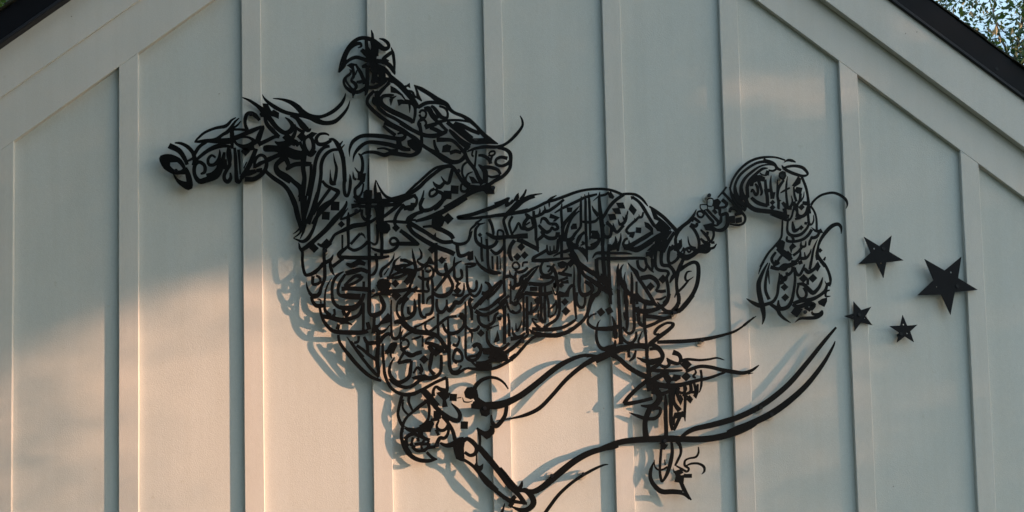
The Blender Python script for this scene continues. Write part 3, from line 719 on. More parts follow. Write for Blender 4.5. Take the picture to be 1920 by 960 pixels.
s 800,930,30 830,850,50 880,850,50 930,920,40 930,1000,40 860,1020,40 800,990,40 800,930,30
s 1240,860,80 1380,850,60 1500,880,60 1600,920,90
s 370,740,40 480,760,60 600,820,80 640,880,60
s 340,640,30 340,800,34
s 170,690,20 250,670,36 320,640,30
s 100,880,40 200,920,40 320,890,40
s 380,720,20 430,670,40 520,660,30
d 540,880,70
@ 830 620 8
s 95,60,50 95,300,50 105,540,56 150,630,50 220,640,50 320,580,40 400,550,20
s 130,560,8 160,610,30 240,590,30 280,520,36
s 345,50,34 345,350,40 390,430,50 480,440,50 550,370,50 570,280,50 520,210,60 460,240,50
s 400,430,20 500,520,40 600,540,60 740,520,60
s 370,560,30 500,575,46 650,580,46 800,555,46 950,480,50 1080,390,50 1190,270,50 1280,170,46 1380,90,44 1550,75,44 1720,80,44 1900,20,40
s 600,320,60 740,330,70 860,380,80 960,320,60 1060,250,60 1180,140,50 1270,70,40 1280,0,40
s 500,500,80 640,480,60 740,440,60 860,430,80 980,400,80
s 690,380,60 770,420,60
s 0,320,40 80,300,50
s 1020,430,80 1100,350,40
part horse_back
@ 930 340 8
s -20,345,60 80,310,56 180,260,50 205,240,10
p 170,270 200,240 190,310 240,310 300,200 340,165 350,240 330,300 290,290 240,340 150,385 130,340
s 370,270,50 420,200,40 450,130,26 458,120,8
s 160,480,44 240,400,50 320,320,56 400,270,46 500,220,36 600,195,26 695,180,6
s 0,510,44 160,495,50 300,470,50 440,450,50 600,390,44 760,310,44 900,270,44 1050,215,44 1200,160,40 1350,125,36 1500,112,36 1650,115,36 1780,145,36 1900,200,40
s 770,300,30 830,250,36 910,208,10
s 800,300,30 800,350,24 800,390,6
s 1020,270,36 950,330,44 870,390,46 790,440,46 730,450,56 700,480,46 640,510,44 560,530,46
s 725,360,6 735,410,30 735,450,40
s 655,400,6 660,440,26 650,490,36
s 565,440,40 570,530,46 590,640,50 600,760,46 600,880,40
s 440,480,20 470,500,36 500,530,50
s 560,640,50 540,560,44 500,540,44 440,600,50 420,670,50 470,720,50 550,690,46 570,620,40
s 440,655,24 510,610,24
s 670,630,20 690,560,40 740,560,50 790,620,44 830,640,40
p 800,545 815,480 960,540 890,600 850,600 880,560
s 640,650,40 700,720,50 760,760,50 800,750,40
s 680,740,50 710,800,56 650,860,46 600,890,30
s 830,640,50 900,640,46 930,700,44 880,720,40 840,690,36 810,740,44 740,760,40
s 720,810,40 800,850,56 900,840,50 920,760,46
s 990,330,16 980,450,40 990,600,40 1000,680,46 1000,860,50
s 880,470,16 980,410,36 1100,350,44 1250,280,44 1330,240,40 1420,215,40 1520,190,30
p 1060,390 1150,390 1140,455 1070,460
s 1250,370,10 1180,450,40 1100,540,50 1020,640,60 1000,700,60
s 1250,440,20 1160,520,36 1100,620,40 1060,740,50 1040,860,50
s 1280,220,10 1275,350,40 1275,500,40 1275,650,40 1250,710,36 1190,780,46 1140,850,50 1060,880,40
s 1330,190,8 1345,300,40 1345,500,40 1350,700,40 1355,960,40
s 1390,160,8 1400,300,40 1410,500,40 1415,700,40 1410,870,20
s 1560,150,6 1550,240,40 1560,400,56 1580,560,70 1600,760,60 1600,960,60
s 1440,360,8 1470,430,40 1540,510,60
s 1290,600,30 1400,610,44 1500,590,40 1540,530,30
s 1460,290,8 1540,220,24
s 1570,210,36 1640,195,36 1700,160,36
p 1680,190 1720,140 1780,230 1760,260 1700,240
p 1120,680 1150,630 1210,630 1220,710 1130,720
p 1420,850 1440,780 1520,730 1560,800 1560,860 1480,860
s 1330,760,40 1250,830,46 1220,900,46 1220,960,40
s 1290,900,30 1330,940,40
s 1560,860,40 1520,910,40 1420,960,40
part hindquarters
@ 930 340 8
s 1920,195,46 1800,280,46 1700,390,46 1620,520,46 1590,560,40
@ 1100 350 8
s 540,110,36 640,105,36 740,120,40 830,180,36 890,250,26 920,290,8
s 540,120,36 440,190,40 360,270,40 290,380,40 230,490,46
s 680,150,40 780,220,40 850,310,50 920,430,46 1000,560,50 1040,600,40
s 670,140,20 680,190,14
p 440,240 550,235 580,325 480,320
p 380,325 490,315 520,410 430,405
p 320,410 430,405 450,490 350,500
p 665,250 755,350 710,430 630,335
s 540,440,6 570,490,40 600,440,30 620,360,16
s 470,480,6 500,560,40 560,540,50 590,480,46 600,420,30
s 395,540,6 420,640,46 460,680,46 520,620,46 560,580,36
s 300,520,46 370,600,50 420,660,50
s 260,560,44 240,650,44 270,740,50 340,750,50 370,680,44 360,590,40 300,540,50
s 850,380,26 830,450,36 780,460,36 740,500,40 680,550,40 620,610,44 600,660,36 640,710,40
s 785,410,6 790,440,20
s 720,470,10 720,510,20
d 780,650,58,4
p 640,680 735,670 700,770 640,745
p 865,525 930,545 1000,620 1000,720 950,700 960,660 880,600
s 990,680,50 900,740,66 780,810,66 660,880,70 580,890,60 550,850,40 580,790,40 620,775,30
s 635,800,10 640,850,30
s 680,940,50 800,910,60 950,820,70 1100,730,76 1240,660,60
p 945,285 1010,330 1040,400 1100,480 1150,540 1260,640 1200,680 1130,600 1030,580 1080,510 1010,480
s 940,290,20 1030,360,50 1150,450,50 1260,560,50 1350,660,56 1380,700,40
s 1080,460,20 1180,550,30 1270,640,20
p 1010,590 1120,480 1140,560 1240,640 1130,680 1060,660
s 1040,820,90 1120,760,80 1220,680,50
s 1270,660,40 1180,780,50 1120,880,56 1080,960,60
s 1320,680,50 1240,800,60 1180,910,60 1150,980,50
p 900,960 1000,860 1100,850 1050,960
s 1370,670,60 1340,760,40 1340,860,44 1330,960,40
s 1350,660,44 1440,590,50 1540,510,50 1610,420,40 1645,340,10
s 430,740,6 440,820,50 400,900,56 350,940,50
s 515,690,6 510,790,36 480,880,46 470,960,40
s 350,860,20 400,920,50 470,900,46
s 70,670,30 120,690,70 180,720,50
s 190,760,50 170,850,46 100,910,56 20,920,46
@ 1110 450 8
s 10,270,16 60,200,40 150,190,50 300,195,40 480,195,40 605,208,10
s 80,300,40 90,275,30 200,275,50 450,272,44 680,268,44 800,275,40
s 160,0,44 165,200,56 180,400,60 190,560,60
s 255,60,40 250,250,46 260,500,50 270,700,50 280,960,50
s 75,300,40 80,450,46 100,560,50 110,640,46
p 130,500 200,500 270,620 270,720 200,640 120,620
s 0,460,50 80,540,66 200,650,66 290,760,60
s 480,110,50 600,130,70 680,150,60 780,100,60 900,20,60
s 385,100,10 395,60,40 300,110,40 340,40,30
s 400,20,20 400,110,24 390,170,14
s 1000,0,90 960,120,70 950,250,46 960,400,44 1020,450,46 1120,460,40 1150,500,44 1120,570,46 1140,680,46 1150,800,46 1130,890,56 1080,950,60
s 1130,-10,56 1060,130,60 1040,280,50 1060,370,50 1160,385,50 1220,450,50 1250,520,60 1280,480,60
p 810,180 930,150 910,300 860,240 810,245
s 900,280,40 910,380,46 900,460,26
s 800,270,40 820,360,40 880,440,36 930,485,10
s 680,300,40 700,400,46 760,450,50 800,440,40 820,380,30
s 540,340,6 600,420,40 660,480,70 700,570,50 780,690,50 860,820,50 940,950,50 1000,1000,30
s 400,350,6 385,450,44 400,600,60 400,800,44 400,960,44
s 475,360,6 430,440,40 430,560,50 480,700,60 560,800,60 700,890,60 860,930,50 920,960,40
s 500,480,8 485,600,30 500,700,60 510,960,50
s 590,480,10 600,600,44 600,800,44 590,960,46
s 670,620,30 670,800,40 680,960,40
s 730,570,60 800,560,70 880,550,66 960,600,60 1000,680,46 960,760,36
d 880,695,66
d 1065,585,70
s 960,760,30 1040,770,50 1110,760,44
s 955,880,12 1030,885,36 1110,840,24
s 1170,640,20 1210,560,60 1260,500,60
s 1370,290,50 1320,400,60 1280,520,60 1270,650,44 1280,760,50 1300,850,50 1300,960,56
s 1240,860,16 1280,760,30
s 1380,380,20 1310,450,60 1430,370,50 1530,330,50 1590,370,56 1600,500,60 1580,650,60 1530,780,60 1460,890,66 1380,980,60 1300,1080,50
s 1500,465,6 1430,480,30 1400,560,36 1430,610,30 1525,550,8
s 1300,770,36 1380,690,36 1450,600,30
s 1180,90,50 1150,200,46 1150,320,46 1200,345,40 1290,270,46 1300,180,44 1260,130,40
s 1190,80,40 1270,130,60 1330,90,50 1320,0,36
s 1290,190,60 1400,260,90 1500,230,70 1600,160,70 1720,170,60 1770,120,60
s 1340,180,20 1380,110,26
s 1380,200,30 1410,140,24 1460,180,30 1500,140,24 1560,170,30
@ 1100 550 8
s 85,0,40 50,120,50 20,260,46 10,360,44
d 215,280,68,50
d 340,258,66,60
s 150,300,24 70,330,30 20,390,36 30,460,44 120,520,46 250,530,66 400,520,70 520,480,50
s 210,395,6 170,450,26 150,560,36 150,680,44 190,790,50 250,830,60 330,820,80 420,780,60 430,700,20
s 380,340,16 420,450,50 430,600,70 440,680,40
s 480,0,44 490,200,50 500,400,56 510,600,56 520,760,70
s 590,0,50 600,200,50 610,450,50 600,560,30
s 560,280,30 590,400,40
s 700,0,56 710,200,50 715,400,46 710,540,46 650,600,40 590,570,36 545,500,30
s 530,660,40 600,730,40 680,740,46 740,660,44 745,570,30
s 740,0,60 800,80,70 920,150,60 1030,160,30
s 940,0,36 1000,100,40 1030,160,30
s 880,160,44 870,300,50 870,480,50 890,650,40 900,800,40 915,960,40
s 760,200,60 780,300,56 790,440,50 870,490,60
s 700,230,50 800,260,70 900,270,80 1030,240,60 1120,200,56 1200,130,60 1240,0,56
s 1030,85,12 1110,85,36 1190,45,24
s 1060,125,6 1120,200,46 1200,270,60 1300,285,80
s 1080,295,10 1200,290,40
s 1380,0,44 1390,100,50 1350,200,66 1300,270,80 1400,250,66 1500,150,66 1600,20,60
s 880,340,60 1000,350,60 1150,370,50 1275,350,46
s 890,500,50 1000,460,50 1120,400,50 1270,350,30
s 800,420,14 830,440,26
s 940,770,70 1060,670,70 1200,570,60 1280,500,56 1300,460,50 1260,440,36 1180,450,40 1080,510,46 1030,570,50 1030,610,36 1090,610,30
s 840,560,10 800,650,26 780,740,36 840,800,50 900,800,50 960,760,46
s 800,250,40 760,330,40
part mallet
@ 1100 550 8
s 1060,730,46 1200,725,56 1400,720,60 1600,705,56 1800,680,56 1920,655,50 2080,615,40 2240,560,36 2400,450,26 2505,350,8
part hind_leg
@ 1100 550 8
s 980,760,60 1080,820,66 1130,890,50 1130,980,46
s 0,945,36 130,935,20
s 180,960,60 330,890,80 500,830,70 700,800,50 880,800,46
s 640,840,30 630,960,40
s 740,850,24 720,960,40
s 400,920,40 460,960,40
part horse_flank
@ 930 340 8
s 950,760,20 940,960,24
@ 960 440 8
s 130,80,60 260,150,60 400,220,60
s 540,220,50 420,290,44 330,340,50 310,380,44* 310,385,50 480,385,56 700,365,44 900,350,24
s 370,60,60 385,160,40 395,260,20
s 525,150,20 530,240,40 560,280,50 620,260,50 680,230,50 690,90,40 690,60,16
s 570,170,16 575,250,30
s 630,160,16 630,250,30
s 620,325,14 720,270,36 830,240,50 920,200,66
s 735,0,50 745,200,44 745,340,44
s 700,70,50 820,75,60 900,140,60
s 820,110,20 880,220,60 950,320,66 1000,420,70 1100,500,70 1220,580,60 1290,620,50
s 930,40,50 860,120,50 930,170,90 1000,190,60
s 1040,10,40 980,120,50
s 1000,190,60 1060,250,50 1120,330,40 1135,410,6
s 1040,200,50 1100,240,40 1120,290,40
s 1115,20,44 1120,160,40 1130,360,24
s 1030,160,16 1080,130,40
s 1130,190,40 1200,200,50 1280,140,44 1310,60,40
s 860,280,40 940,400,60 1000,480,60 1010,620,60 1010,800,50 1050,890,56 1150,880,50 1210,820,60 1170,740,60 1090,700,44
s 1030,480,40 1080,600,50 1180,670,56 1280,740,70 1400,830,70 1490,900,60
s 1260,360,40 1270,480,50 1290,640,60
s 1300,700,50 1320,820,56 1270,900,60 1200,920,50
s 930,450,10 935,600,26 930,760,30 940,960,40
p 680,420 760,390 830,420 800,490 740,510 690,470
d 880,430,60
s 690,570,40 780,590,56 900,610,40
s 760,560,30 820,500,36 830,440,26
s 840,640,40 760,670,36 690,700,40
s 850,700,60 790,710,40 740,720,40
s 470,400,30 430,490,44 450,580,44 520,610,44 600,560,36 580,480,30 520,470,30
s 540,560,26 600,490,40 640,440,36
s 600,480,50 650,560,50 670,680,50 640,790,40 640,720,40
s 420,630,46 520,640,46 620,640,44 600,700,44 500,740,50 360,740,60 250,730,60
s 400,460,12 300,520,36 220,600,50 140,640,46 120,720,50 60,760,50
s 410,460,12 330,560,40 240,670,56 140,800,44 50,950,30
s 240,710,40 170,840,40 80,960,40
s 190,870,50 350,890,60 480,890,56 610,860,50
s 270,810,60 380,810,60
s 430,740,60 430,900,60
s 490,760,40 500,900,40
s 600,780,8 650,900,26 690,850,20
s 690,700,36 690,800,36 670,900,30
d 740,755,46
s 830,930,46 850,820,46 900,760,50 940,790,40
s 700,860,40 800,900,60 830,920,40
@ 960 540 8
s 170,90,40 175,300,36 180,480,40 170,640,26
s 225,120,40 225,300,46 230,500,44 230,680,50
s 290,210,20 290,330,40 280,400,40
s 240,380,46 320,350,46 380,280,46 390,140,50
p 330,170 390,130 410,200 350,220
s 420,80,50 440,250,46 440,420,40 480,530,26
s 500,50,40 490,250,44 500,450,40 490,530,30
s 400,330,16 400,440,36 470,520,40
s 380,480,20 300,460,20 350,540,36 420,600,50
s 520,100,40 550,250,36 550,440,36
s 700,80,56 710,250,50 710,370,44 660,470,46 560,540,46 480,600,60
s 660,180,20 670,300,30 640,390,30 560,440,40
s 570,310,20 620,270,40 670,200,30
s 300,610,50 420,620,60 600,620,60 760,590,50 880,530,46 960,470,36
s 260,610,10 300,660,46 400,690,60 550,710,66 700,700,66 850,650,60 980,560,56 1080,470,50 1140,360,50 1180,230,50 1240,120,50
s 930,0,46 940,150,46 950,300,40 965,470,30
d 795,205,60
d 810,345,70
s 980,60,36 970,180,36 1000,270,40 1060,290,40 1095,230,40 1100,140,40
s 690,90,60 780,110,50 850,30,50
s 1020,60,50 1080,110,60 1180,70,50
s 1200,120,60 1290,80,60 1320,0,56
s 1460,0,70 1490,110,60
s 0,330,20 60,370,30 130,350,30
part horse_tail
@ 1240 350 8
s 250,680,46 330,590,46 420,520,50 480,440,40 530,340,6
s 250,680,40 215,780,44 225,880,50 250,960,44
s 300,780,6 285,850,50 200,900,50 120,960,40
s 400,740,6 410,820,20 440,890,26 520,920,36
s 430,580,30 500,650,44 550,750,44 570,850,44 560,940,40
s 320,960,30 400,920,40 480,930,50 540,960,50
s 330,920,8 330,960,20
s 540,400,24 560,370,30 610,370,32 640,410,32 610,455,30 560,445,30 540,400,24
s 460,520,40 490,470,40 560,520,40 590,535,14
s 440,560,40 520,590,50 540,540,40
s 580,270,14 690,268,14 690,330,12
s 585,275,14 590,320,14 630,360,24 670,340,20
s 690,285,14 695,185,14 775,182,14 770,285,14 690,285,14
p 775,200 850,175 900,230 860,300 780,290
s 850,160,20 920,80,30 980,0,30
s 680,330,36 760,420,36 860,530,44 830,580,26 740,560,40
s 640,360,30 720,460,40 780,530,40 760,570,30
s 790,300,60 870,320,50 880,400,40 900,430,40
s 780,340,50 830,400,50
s 910,190,50 980,250,50 960,300,36 880,310,30
s 890,430,50 980,400,50 995,480,50 990,570,60 930,640,56 840,650,46 780,620,50
s 900,440,36 890,520,50 840,560,40
p 630,570 740,545 790,600 770,660 670,650
s 590,640,16 640,690,40 700,760,44 720,810,44
s 780,640,36 790,720,36 760,800,36 700,850,40
s 700,670,36 690,720,40
s 590,770,24 650,830,50 700,840,60
s 560,940,60 620,900,80 700,900,60 720,850,40
s 710,870,30 730,920,36 790,910,36 830,855,16
s 750,840,30 800,830,40
s 930,85,36 1020,180,36 1100,260,36 1180,350,36 1220,390,40
s 1030,0,26 1050,80,28 1110,180,30 1180,280,34 1230,350,44
s 1110,0,36 1130,100,40 1190,200,44 1260,300,50 1240,360,44
s 1200,0,44 1220,100,50 1270,190,60 1290,240,60
s 1290,0,44 1295,120,50 1270,200,40
s 1030,380,36 1050,320,46 1130,330,50 1180,400,56
p 1100,400 1200,350 1230,410 1120,440
p 1010,440 1105,430 1110,540 1020,540
p 1115,470 1210,450 1215,530 1120,545
s 1220,390,36 1260,460,36 1240,540,36 1160,575,30 1030,560,20
s 1270,230,60 1350,310,64 1450,355,60 1600,365,60 1750,390,60 1880,430,60
s 1350,160,40 1450,240,56 1600,285,46* 1590,150,46 1560,30,40
s 1650,415,8 1760,440,26 1880,490,36
@ 1360 280 8
s 70,600,26 110,460,34 210,310,38 350,190,38 500,130,36 650,112,28 780,122,22 900,160,18
s 80,600,24 90,690,28 150,790,30 220,880,30
s 150,700,40 145,550,38 210,400,40 340,280,40 480,200,38 590,180,40
s 250,760,50 240,560,48 300,430,46 420,320,40 530,250,26 640,225,20 740,235,30 770,280,36 720,320,30 650,310,20
s 150,700,40 200,790,40 300,840,50
s 590,130,16 600,170,60 680,190,50 740,220,40 780,280,40 840,310,30
s 340,720,44 330,570,50 370,460,50 470,360,44 560,290,40 640,280,10
s 520,350,14 560,380,20 630,385,16 650,340,14
p 595,370 620,310 665,330 655,390
p 370,460 430,390 520,380 600,420 590,480 500,470 430,500 420,550 370,550
s 390,640,24 410,600,30 460,680,46 490,640,40 480,560,40 450,510,20
s 500,460,50 530,560,40 550,640,40 530,690,24
s 600,450,36 610,580,44 630,700,50 635,830,46
s 690,390,8 680,500,34 690,620,44 710,720,60
s 620,620,60 690,610,40
p 680,640 755,640 735,740 680,740
d 710,795,42
d 710,870,46
s 785,450,10 785,560,30 785,700,36 800,780,40 800,870,40 820,885,14
s 800,770,36 840,765,8
s 880,460,36 810,560,46 790,640,40 785,720,30
p 805,350 850,320 905,335 920,400 880,465 830,440 800,400
s 935,400,6 920,520,30 915,640,30 930,800,36 940,880,40
s 830,650,14 880,620,30 970,575,26
p 1000,540 1050,470 1090,400 1140,440 1130,510 1050,560
s 1030,560,24 1040,680,30 1070,780,36
p 1040,620 1070,560 1160,575 1140,660 1090,660
s 1130,660,40 1120,760,40 1080,830,40
s 1185,630,6 1175,710,20 1130,780,26
s 850,235,6 880,280,40 960,330,44 1060,370,44 1160,395,36 1230,380,30 1230,340,36 1160,270,44 1050,245,40 940,255,36 880,275,20
s 880,190,8 940,160,36 1000,165,40 1060,190,10
s 1150,410,34 1210,560,36 1240,700,36 1255,860,46 1265,960,50
s 1160,800,50 1230,810,60
d 1145,865,50
s 860,790,40 910,850,60 970,870,50 1010,780,26 990,690,6
s 1030,780,40 1050,840,60 1100,840,40
s 1040,850,30 1010,960,26
s 1085,870,20 1090,960,24
s 900,880,40 910,960,40
s 940,880,40 1000,880,50
part tail_wisp
@ 1360 280 8
s 1290,830,36 1340,760,34 1430,690,34 1540,655,34 1640,650,36 1740,690,36 1810,750,36 1835,820,26 1815,885,6
part horse_tail
@ 1380 380 8
s 160,20,50 270,90,60 400,120,60 560,140,60 680,180,60 800,210,60
s 510,175,8 620,210,26 740,255,30 800,255,36 840,200,30 860,110,26 880,40,30
s 700,260,24 695,400,28 680,520,32 600,630,36 500,740,34 430,850,36 370,960,30
s 730,80,60 750,170,40
s 880,60,40 920,130,30 910,210,36
s 910,100,20 940,180,30 1000,200,50 1060,150,56 1090,60,56
s 890,240,30 960,220,50 1020,190,30
s 1080,130,36 1090,230,36 1100,310,40 1140,320,30 1170,260,22 1165,180,6
s 1030,300,36 1070,310,40
s 1120,40,26 1180,130,26 1210,240,28 1215,400,32
s 780,270,30 770,400,34 800,470,44 880,495,46 980,470,46 1060,390,40 1090,330,36
s 850,280,16 860,360,50 880,420,60 950,390,30
d 980,372,40
s 780,440,30 850,520,36 870,580,36
s 770,500,20 770,570,40 880,580,40 1000,550,44 1080,490,46 1140,400,46
p 1130,365 1190,400 1240,405 1275,385 1310,450 1250,460 1180,430
s 1260,430,36 1210,510,50 1120,530,40
s 1150,500,30 1110,580,40 1100,640,26
s 1050,570,8 1040,650,36 980,650,40 980,580,10
s 1000,650,40 940,730,40 860,790,40
p 650,560 700,560 740,590 720,700 640,710 600,650
p 800,660 850,600 910,655 850,700 830,760
s 620,680,50 700,740,90 780,800,90 830,860,60
s 760,740,60 830,800,50
s 600,740,36 540,830,44 560,900,40 620,880,40 680,800,36 720,780,30
s 830,880,40 900,880,46 960,810,46 970,720,14
s 960,830,50 1050,830,46 1110,760,30 1130,690,8
s 1030,740,10 1040,810,30
s 960,870,60 980,920,50
s 1225,550,8 1170,680,32 1140,840,36 1120,960,36
s 1240,660,30 1220,760,50 1250,830,50 1310,910,50 1340,960,40
d 1265,715,36
s 1345,810,14 1320,860,40
s 1210,780,40 1220,860,30
p 1190,960 1230,870 1270,960
part tail_wisp
@ 1380 380 8
s 1225,690,26 1270,560,44 1350,440,56 1440,350,60 1530,320,50 1580,370,36 1582,465,5
part tail_tassel
@ 1390 490 8
s 340,0,30 290,100,26 260,190,6
s 400,20,16 340,130,40 270,300,66 265,420,70 290,560,76 320,680,76 340,800,56 335,880,36 315,945,8
s 80,555,6 180,620,50 280,660,66 380,640,50 480,600,50 540,500,40 560,360,40 575,200,20 565,170,6
s 430,20,12 390,160,36 365,320,40 370,450,44 420,570,46
s 410,120,10 415,240,22 425,340,5
s 440,640,40 540,710,60 580,790,46 650,860,36 745,920,6
s 560,580,16 560,660,50 600,710,60 700,680,60 760,580,50 790,440,40 810,280,36 800,150,30 780,80,40
d 650,385,58
d 662,540,60
s 620,340,60 600,280,50
s 680,160,30 700,200,50 760,150,40 770,80,30
s 580,200,40 640,270,80 680,220,50
s 440,80,50 560,110,50 640,60,60 720,60,70 840,10,60
s 480,60,40 560,20,50 500,0,50
s 590,110,40 660,110,60 690,40,50
s 800,90,40 830,180,46 880,200,40 930,110,40 950,40,16
s 870,0,60 900,30,50
s 950,100,40 1010,160,60 1100,110,50 1150,60,60
s 1050,0,36 1030,120,40
p 1090,90 1130,20 1195,70 1150,150
s 1190,0,40 1250,40,40 1310,150,36 1340,260,40 1340,350,20
p 1255,290 1280,320 1350,300 1340,375 1290,360 1270,340
d 935,255,68
d 1075,250,68
s 840,340,36 930,340,50 1000,400,56 1080,470,66 1160,400,50 1200,320,40 1225,235,8
s 1000,260,36 1000,350,40
s 860,360,36 840,460,30 880,550,40 960,540,40 980,470,40 940,390,40
s 1290,340,30 1260,440,50 1160,520,50 1050,570,60 900,590,60 780,630,50
s 1330,430,20 1280,450,30 1270,520,30 1340,520,10
p 1150,600 1210,560 1290,540 1290,600 1250,680 1170,640
s 770,640,40 850,680,60 1000,640,70 1090,650,70 1040,720,66
p 745,765 800,690 930,710 840,840
s 960,680,60 1040,740,30
s 1060,750,20 1080,790,40 1160,790,40 1215,735,20
s 1215,735,16 1210,790,44 1130,840,50 1000,850,50 890,855,40 805,915,5
part mallet
@ 1390 490 8
s 40,960,40 120,895,36 225,820,10
part front_leg
@ 720 690 8
s 560,330,56 680,470,62 820,630,66 950,730,66 1050,780,70 1120,780,66 1140,700,60 1100,620,50 1010,530,16
p 575,320 600,310 700,440 740,420 800,560 850,640 780,640 660,500
s 940,140,40 950,250,44 935,350,60 850,350,60
s 740,420,60 740,340,44 780,280,40 850,320,60 950,340,60
p 780,370 860,350 1000,370 980,440 930,480 960,580 870,590 880,480
d 1040,440,76,4
d 800,700,82,2
s 1100,450,14 1160,440,10
s 700,770,30 780,770,50 840,740,40
s 270,410,50 230,560,46 210,700,46 250,820,50 300,890,50
s 380,410,50 370,510,44 430,640,30
s 290,470,30 280,590,34 340,680,34 400,710,20
s 440,650,44 550,560,56 650,490,50
s 600,480,40 660,520,44 680,620,44 670,740,40 620,830,50 540,890,60
s 440,650,40 350,730,40 290,830,46 270,960,50
s 310,890,40 420,940,60 560,910,80 680,860,60 740,820,40
p 640,800 720,780 750,830 700,960 560,960
@ 720 780 8
s 270,180,46 260,300,50 290,430,60 350,540,70 440,620,66 550,665,62 680,670,56 800,645,16
s 320,180,30 440,205,56 560,200,76 680,140,80 745,105,46
s 570,190,70 545,270,80 600,330,56 690,360,46
s 305,345,46 380,285,60 450,270,50 530,300,50
s 350,300,40 335,380,46 365,450,36
s 440,320,46 418,395,36 440,465,36
s 505,320,56 520,385,36
s 610,350,46 560,450,34 600,520,40 660,475,50 770,460,46
s 415,465,24 480,520,36 545,535,30
s 455,425,36 560,415,54 700,425,36
s 380,420,36 420,440,40 470,470,30
s 680,370,30 650,420,40 690,470,30
s 320,360,60 330,460,60 410,560,30
s 440,480,40 520,520,40 620,510,60
s 640,540,40 720,620,46 800,650,20
s 780,30,10 820,60,30 790,150,40 830,210,46 900,210,50 950,160,50 960,80,40 900,10,26
s 870,0,44 960,100,50 1030,220,56 1060,330,60 1080,400,60
s 970,170,40 960,260,46 910,330,50 840,330,60 800,400,60 770,460,50
s 780,200,50 820,290,40
s 840,400,30 930,440,60 1040,420,90 1120,360,70 1200,340,60
p 1020,400 1130,320 1220,360 1200,480 1210,640 1160,680 1080,640 1050,540
s 1200,370,60 1250,340,60 1330,390,70 1390,470,66 1370,560,60 1290,590,50 1210,540,46
s 1150,640,60 1240,680,44 1350,760,50 1450,870,66 1560,980,66 1700,1120,66
s 1390,560,20 1390,700,30 1400,760,40 1450,760,40 1490,715,10
s 1400,440,80 1500,540,70 1620,680,70 1750,840,66 1850,960,60 1960,1110,56
s 1400,180,20 1430,260,50 1440,380,40 1430,470,44
d 1205,135,78,2
part flower_scroll
@ 720 690 8
s 1865,315,16 1800,220,32 1700,155,40 1580,140,46 1450,190,60 1360,300,66 1370,430,72 1460,520,80 1580,570,80 1720,570,80 1850,530,80 1920,490,76
p 1200,360 1240,290 1320,280 1400,330 1420,430 1300,470 1220,440
p 1310,560 1340,500 1400,470 1480,500 1500,600 1420,620 1350,610
d 1510,640,74,20
p 1430,620 1500,560 1590,600 1590,690 1540,730 1460,710
s 1840,570,60 1820,700,60 1760,800,66 1680,870,70 1620,800,50 1610,700,20
s 1390,900,30 1500,970,50 1620,970,70 1620,860,60
s 1920,760,20 1840,760,16
s 1180,440,8 1200,500,20 1270,510,16 1330,490,8
@ 720 780 8
s 1400,180,30 1470,250,50 1570,250,70 1630,180,60
p 1400,170 1480,250 1560,240 1640,180 1600,320 1540,350 1480,300 1420,260
part reins
@ 880 620 6
s 20,850,50 200,840,76 380,820,76 560,740,70 750,600,66 920,460,62 1050,370,56 1200,300,44 1320,275,36 1440,278,10
s 300,1010,4 480,985,20 640,945,40 790,870,46 930,730,44 1080,560,46 1240,420,50 1400,320,60 1560,260,70 1680,210,80 1760,190,60
part front_hoof
@ 840 840 6
s 360,20,46 470,150,46 590,300,44 680,420,46 780,510,52 850,600,50 870,635,30
s 592,216,12 640,275,22 700,355,26 760,430,34 800,465,40
s 800,460,50 825,420,40 835,370,12
s 760,540,46 720,590,50 800,610,36 890,625,30
s 790,480,30 880,480,60 950,560,66 960,630,66 900,690,60 820,700,50 720,660,16
s 330,240,46 420,380,46 540,480,46 640,560,46 720,610,56 690,660,40
s 310,170,10 320,200,40 370,240,36 395,180,6
s 640,620,8 620,690,26 600,760,40 640,820,40
part hind_hoof
@ 840 840 6
s 880,485,50 960,490,60 1050,450,70 1150,370,76 1280,260,76 1420,150,72 1580,60,66 1740,10,58 1860,-8,46 1920,-16,16
s 1805,185,8 1740,195,24 1600,260,34 1420,370,36 1260,510,38 1150,650,40 1060,780,40
part hind_leg
@ 1120 640 6
s -20,220,60 80,170,66 200,110,66 320,70,60 440,50,60 560,50,60
s 130,130,60 240,190,50 340,280,52 450,350,52 560,400,60 600,420,60
s 560,40,44 560,200,36 580,320,50 580,480,60 590,560,50
s 590,90,26 680,80,46 735,150,50 720,220,40 690,250,40
s 345,80,26 360,180,36
s 435,100,20 410,180,36 360,220,20
s 445,180,8 540,220,46 620,230,70 720,190,30
s 690,250,26 760,290,36 810,260,36 790,200,26
s 780,185,10 830,230,44 910,250,36 940,210,40 920,150,44 850,120,60
s 590,330,60 700,250,40
s 600,320,30 680,330,44 800,330,40 960,325,18
s 600,450,60 700,390,56 800,340,46
p 740,400 800,360 850,430 800,500
d 1000,260,66
p 860,370 940,380 940,420 890,450 830,440
d 1000,395,56
s 950,220,40 1020,200,30 1150,210,28 1260,200,24 1350,185,20 1432,210,5
s 1000,340,36 1060,310,40 1160,280,38 1280,290,40 1400,320,42 1520,340,44 1640,355,42 1730,330,36 1790,290,24 1822,265,6
s 1700,365,14 1755,355,6
s 600,440,60 700,490,60 850,500,60 980,480,46 1120,440,40 1260,410,34 1440,345,26
s 1095,310,10 1110,350,26 1080,390,26 1110,410,22
s 1165,320,26 1175,400,26 1170,500,26 1150,575,8
s 560,440,50 450,530,46 350,630,48 300,700,40* 380,695,46 500,670,40 620,640,40
s 610,560,60 680,570,70 700,650,70 640,720,60 560,730,40 490,720,12
s 690,600,50 790,570,40 830,540,40
s 590,500,40 700,520,30
s 600,740,60 560,830,60 540,900,54 540,1000,60 550,1070,70
s 620,760,40 700,750,36 710,800,34 660,860,40 560,870,44 460,840,36 360,800,5
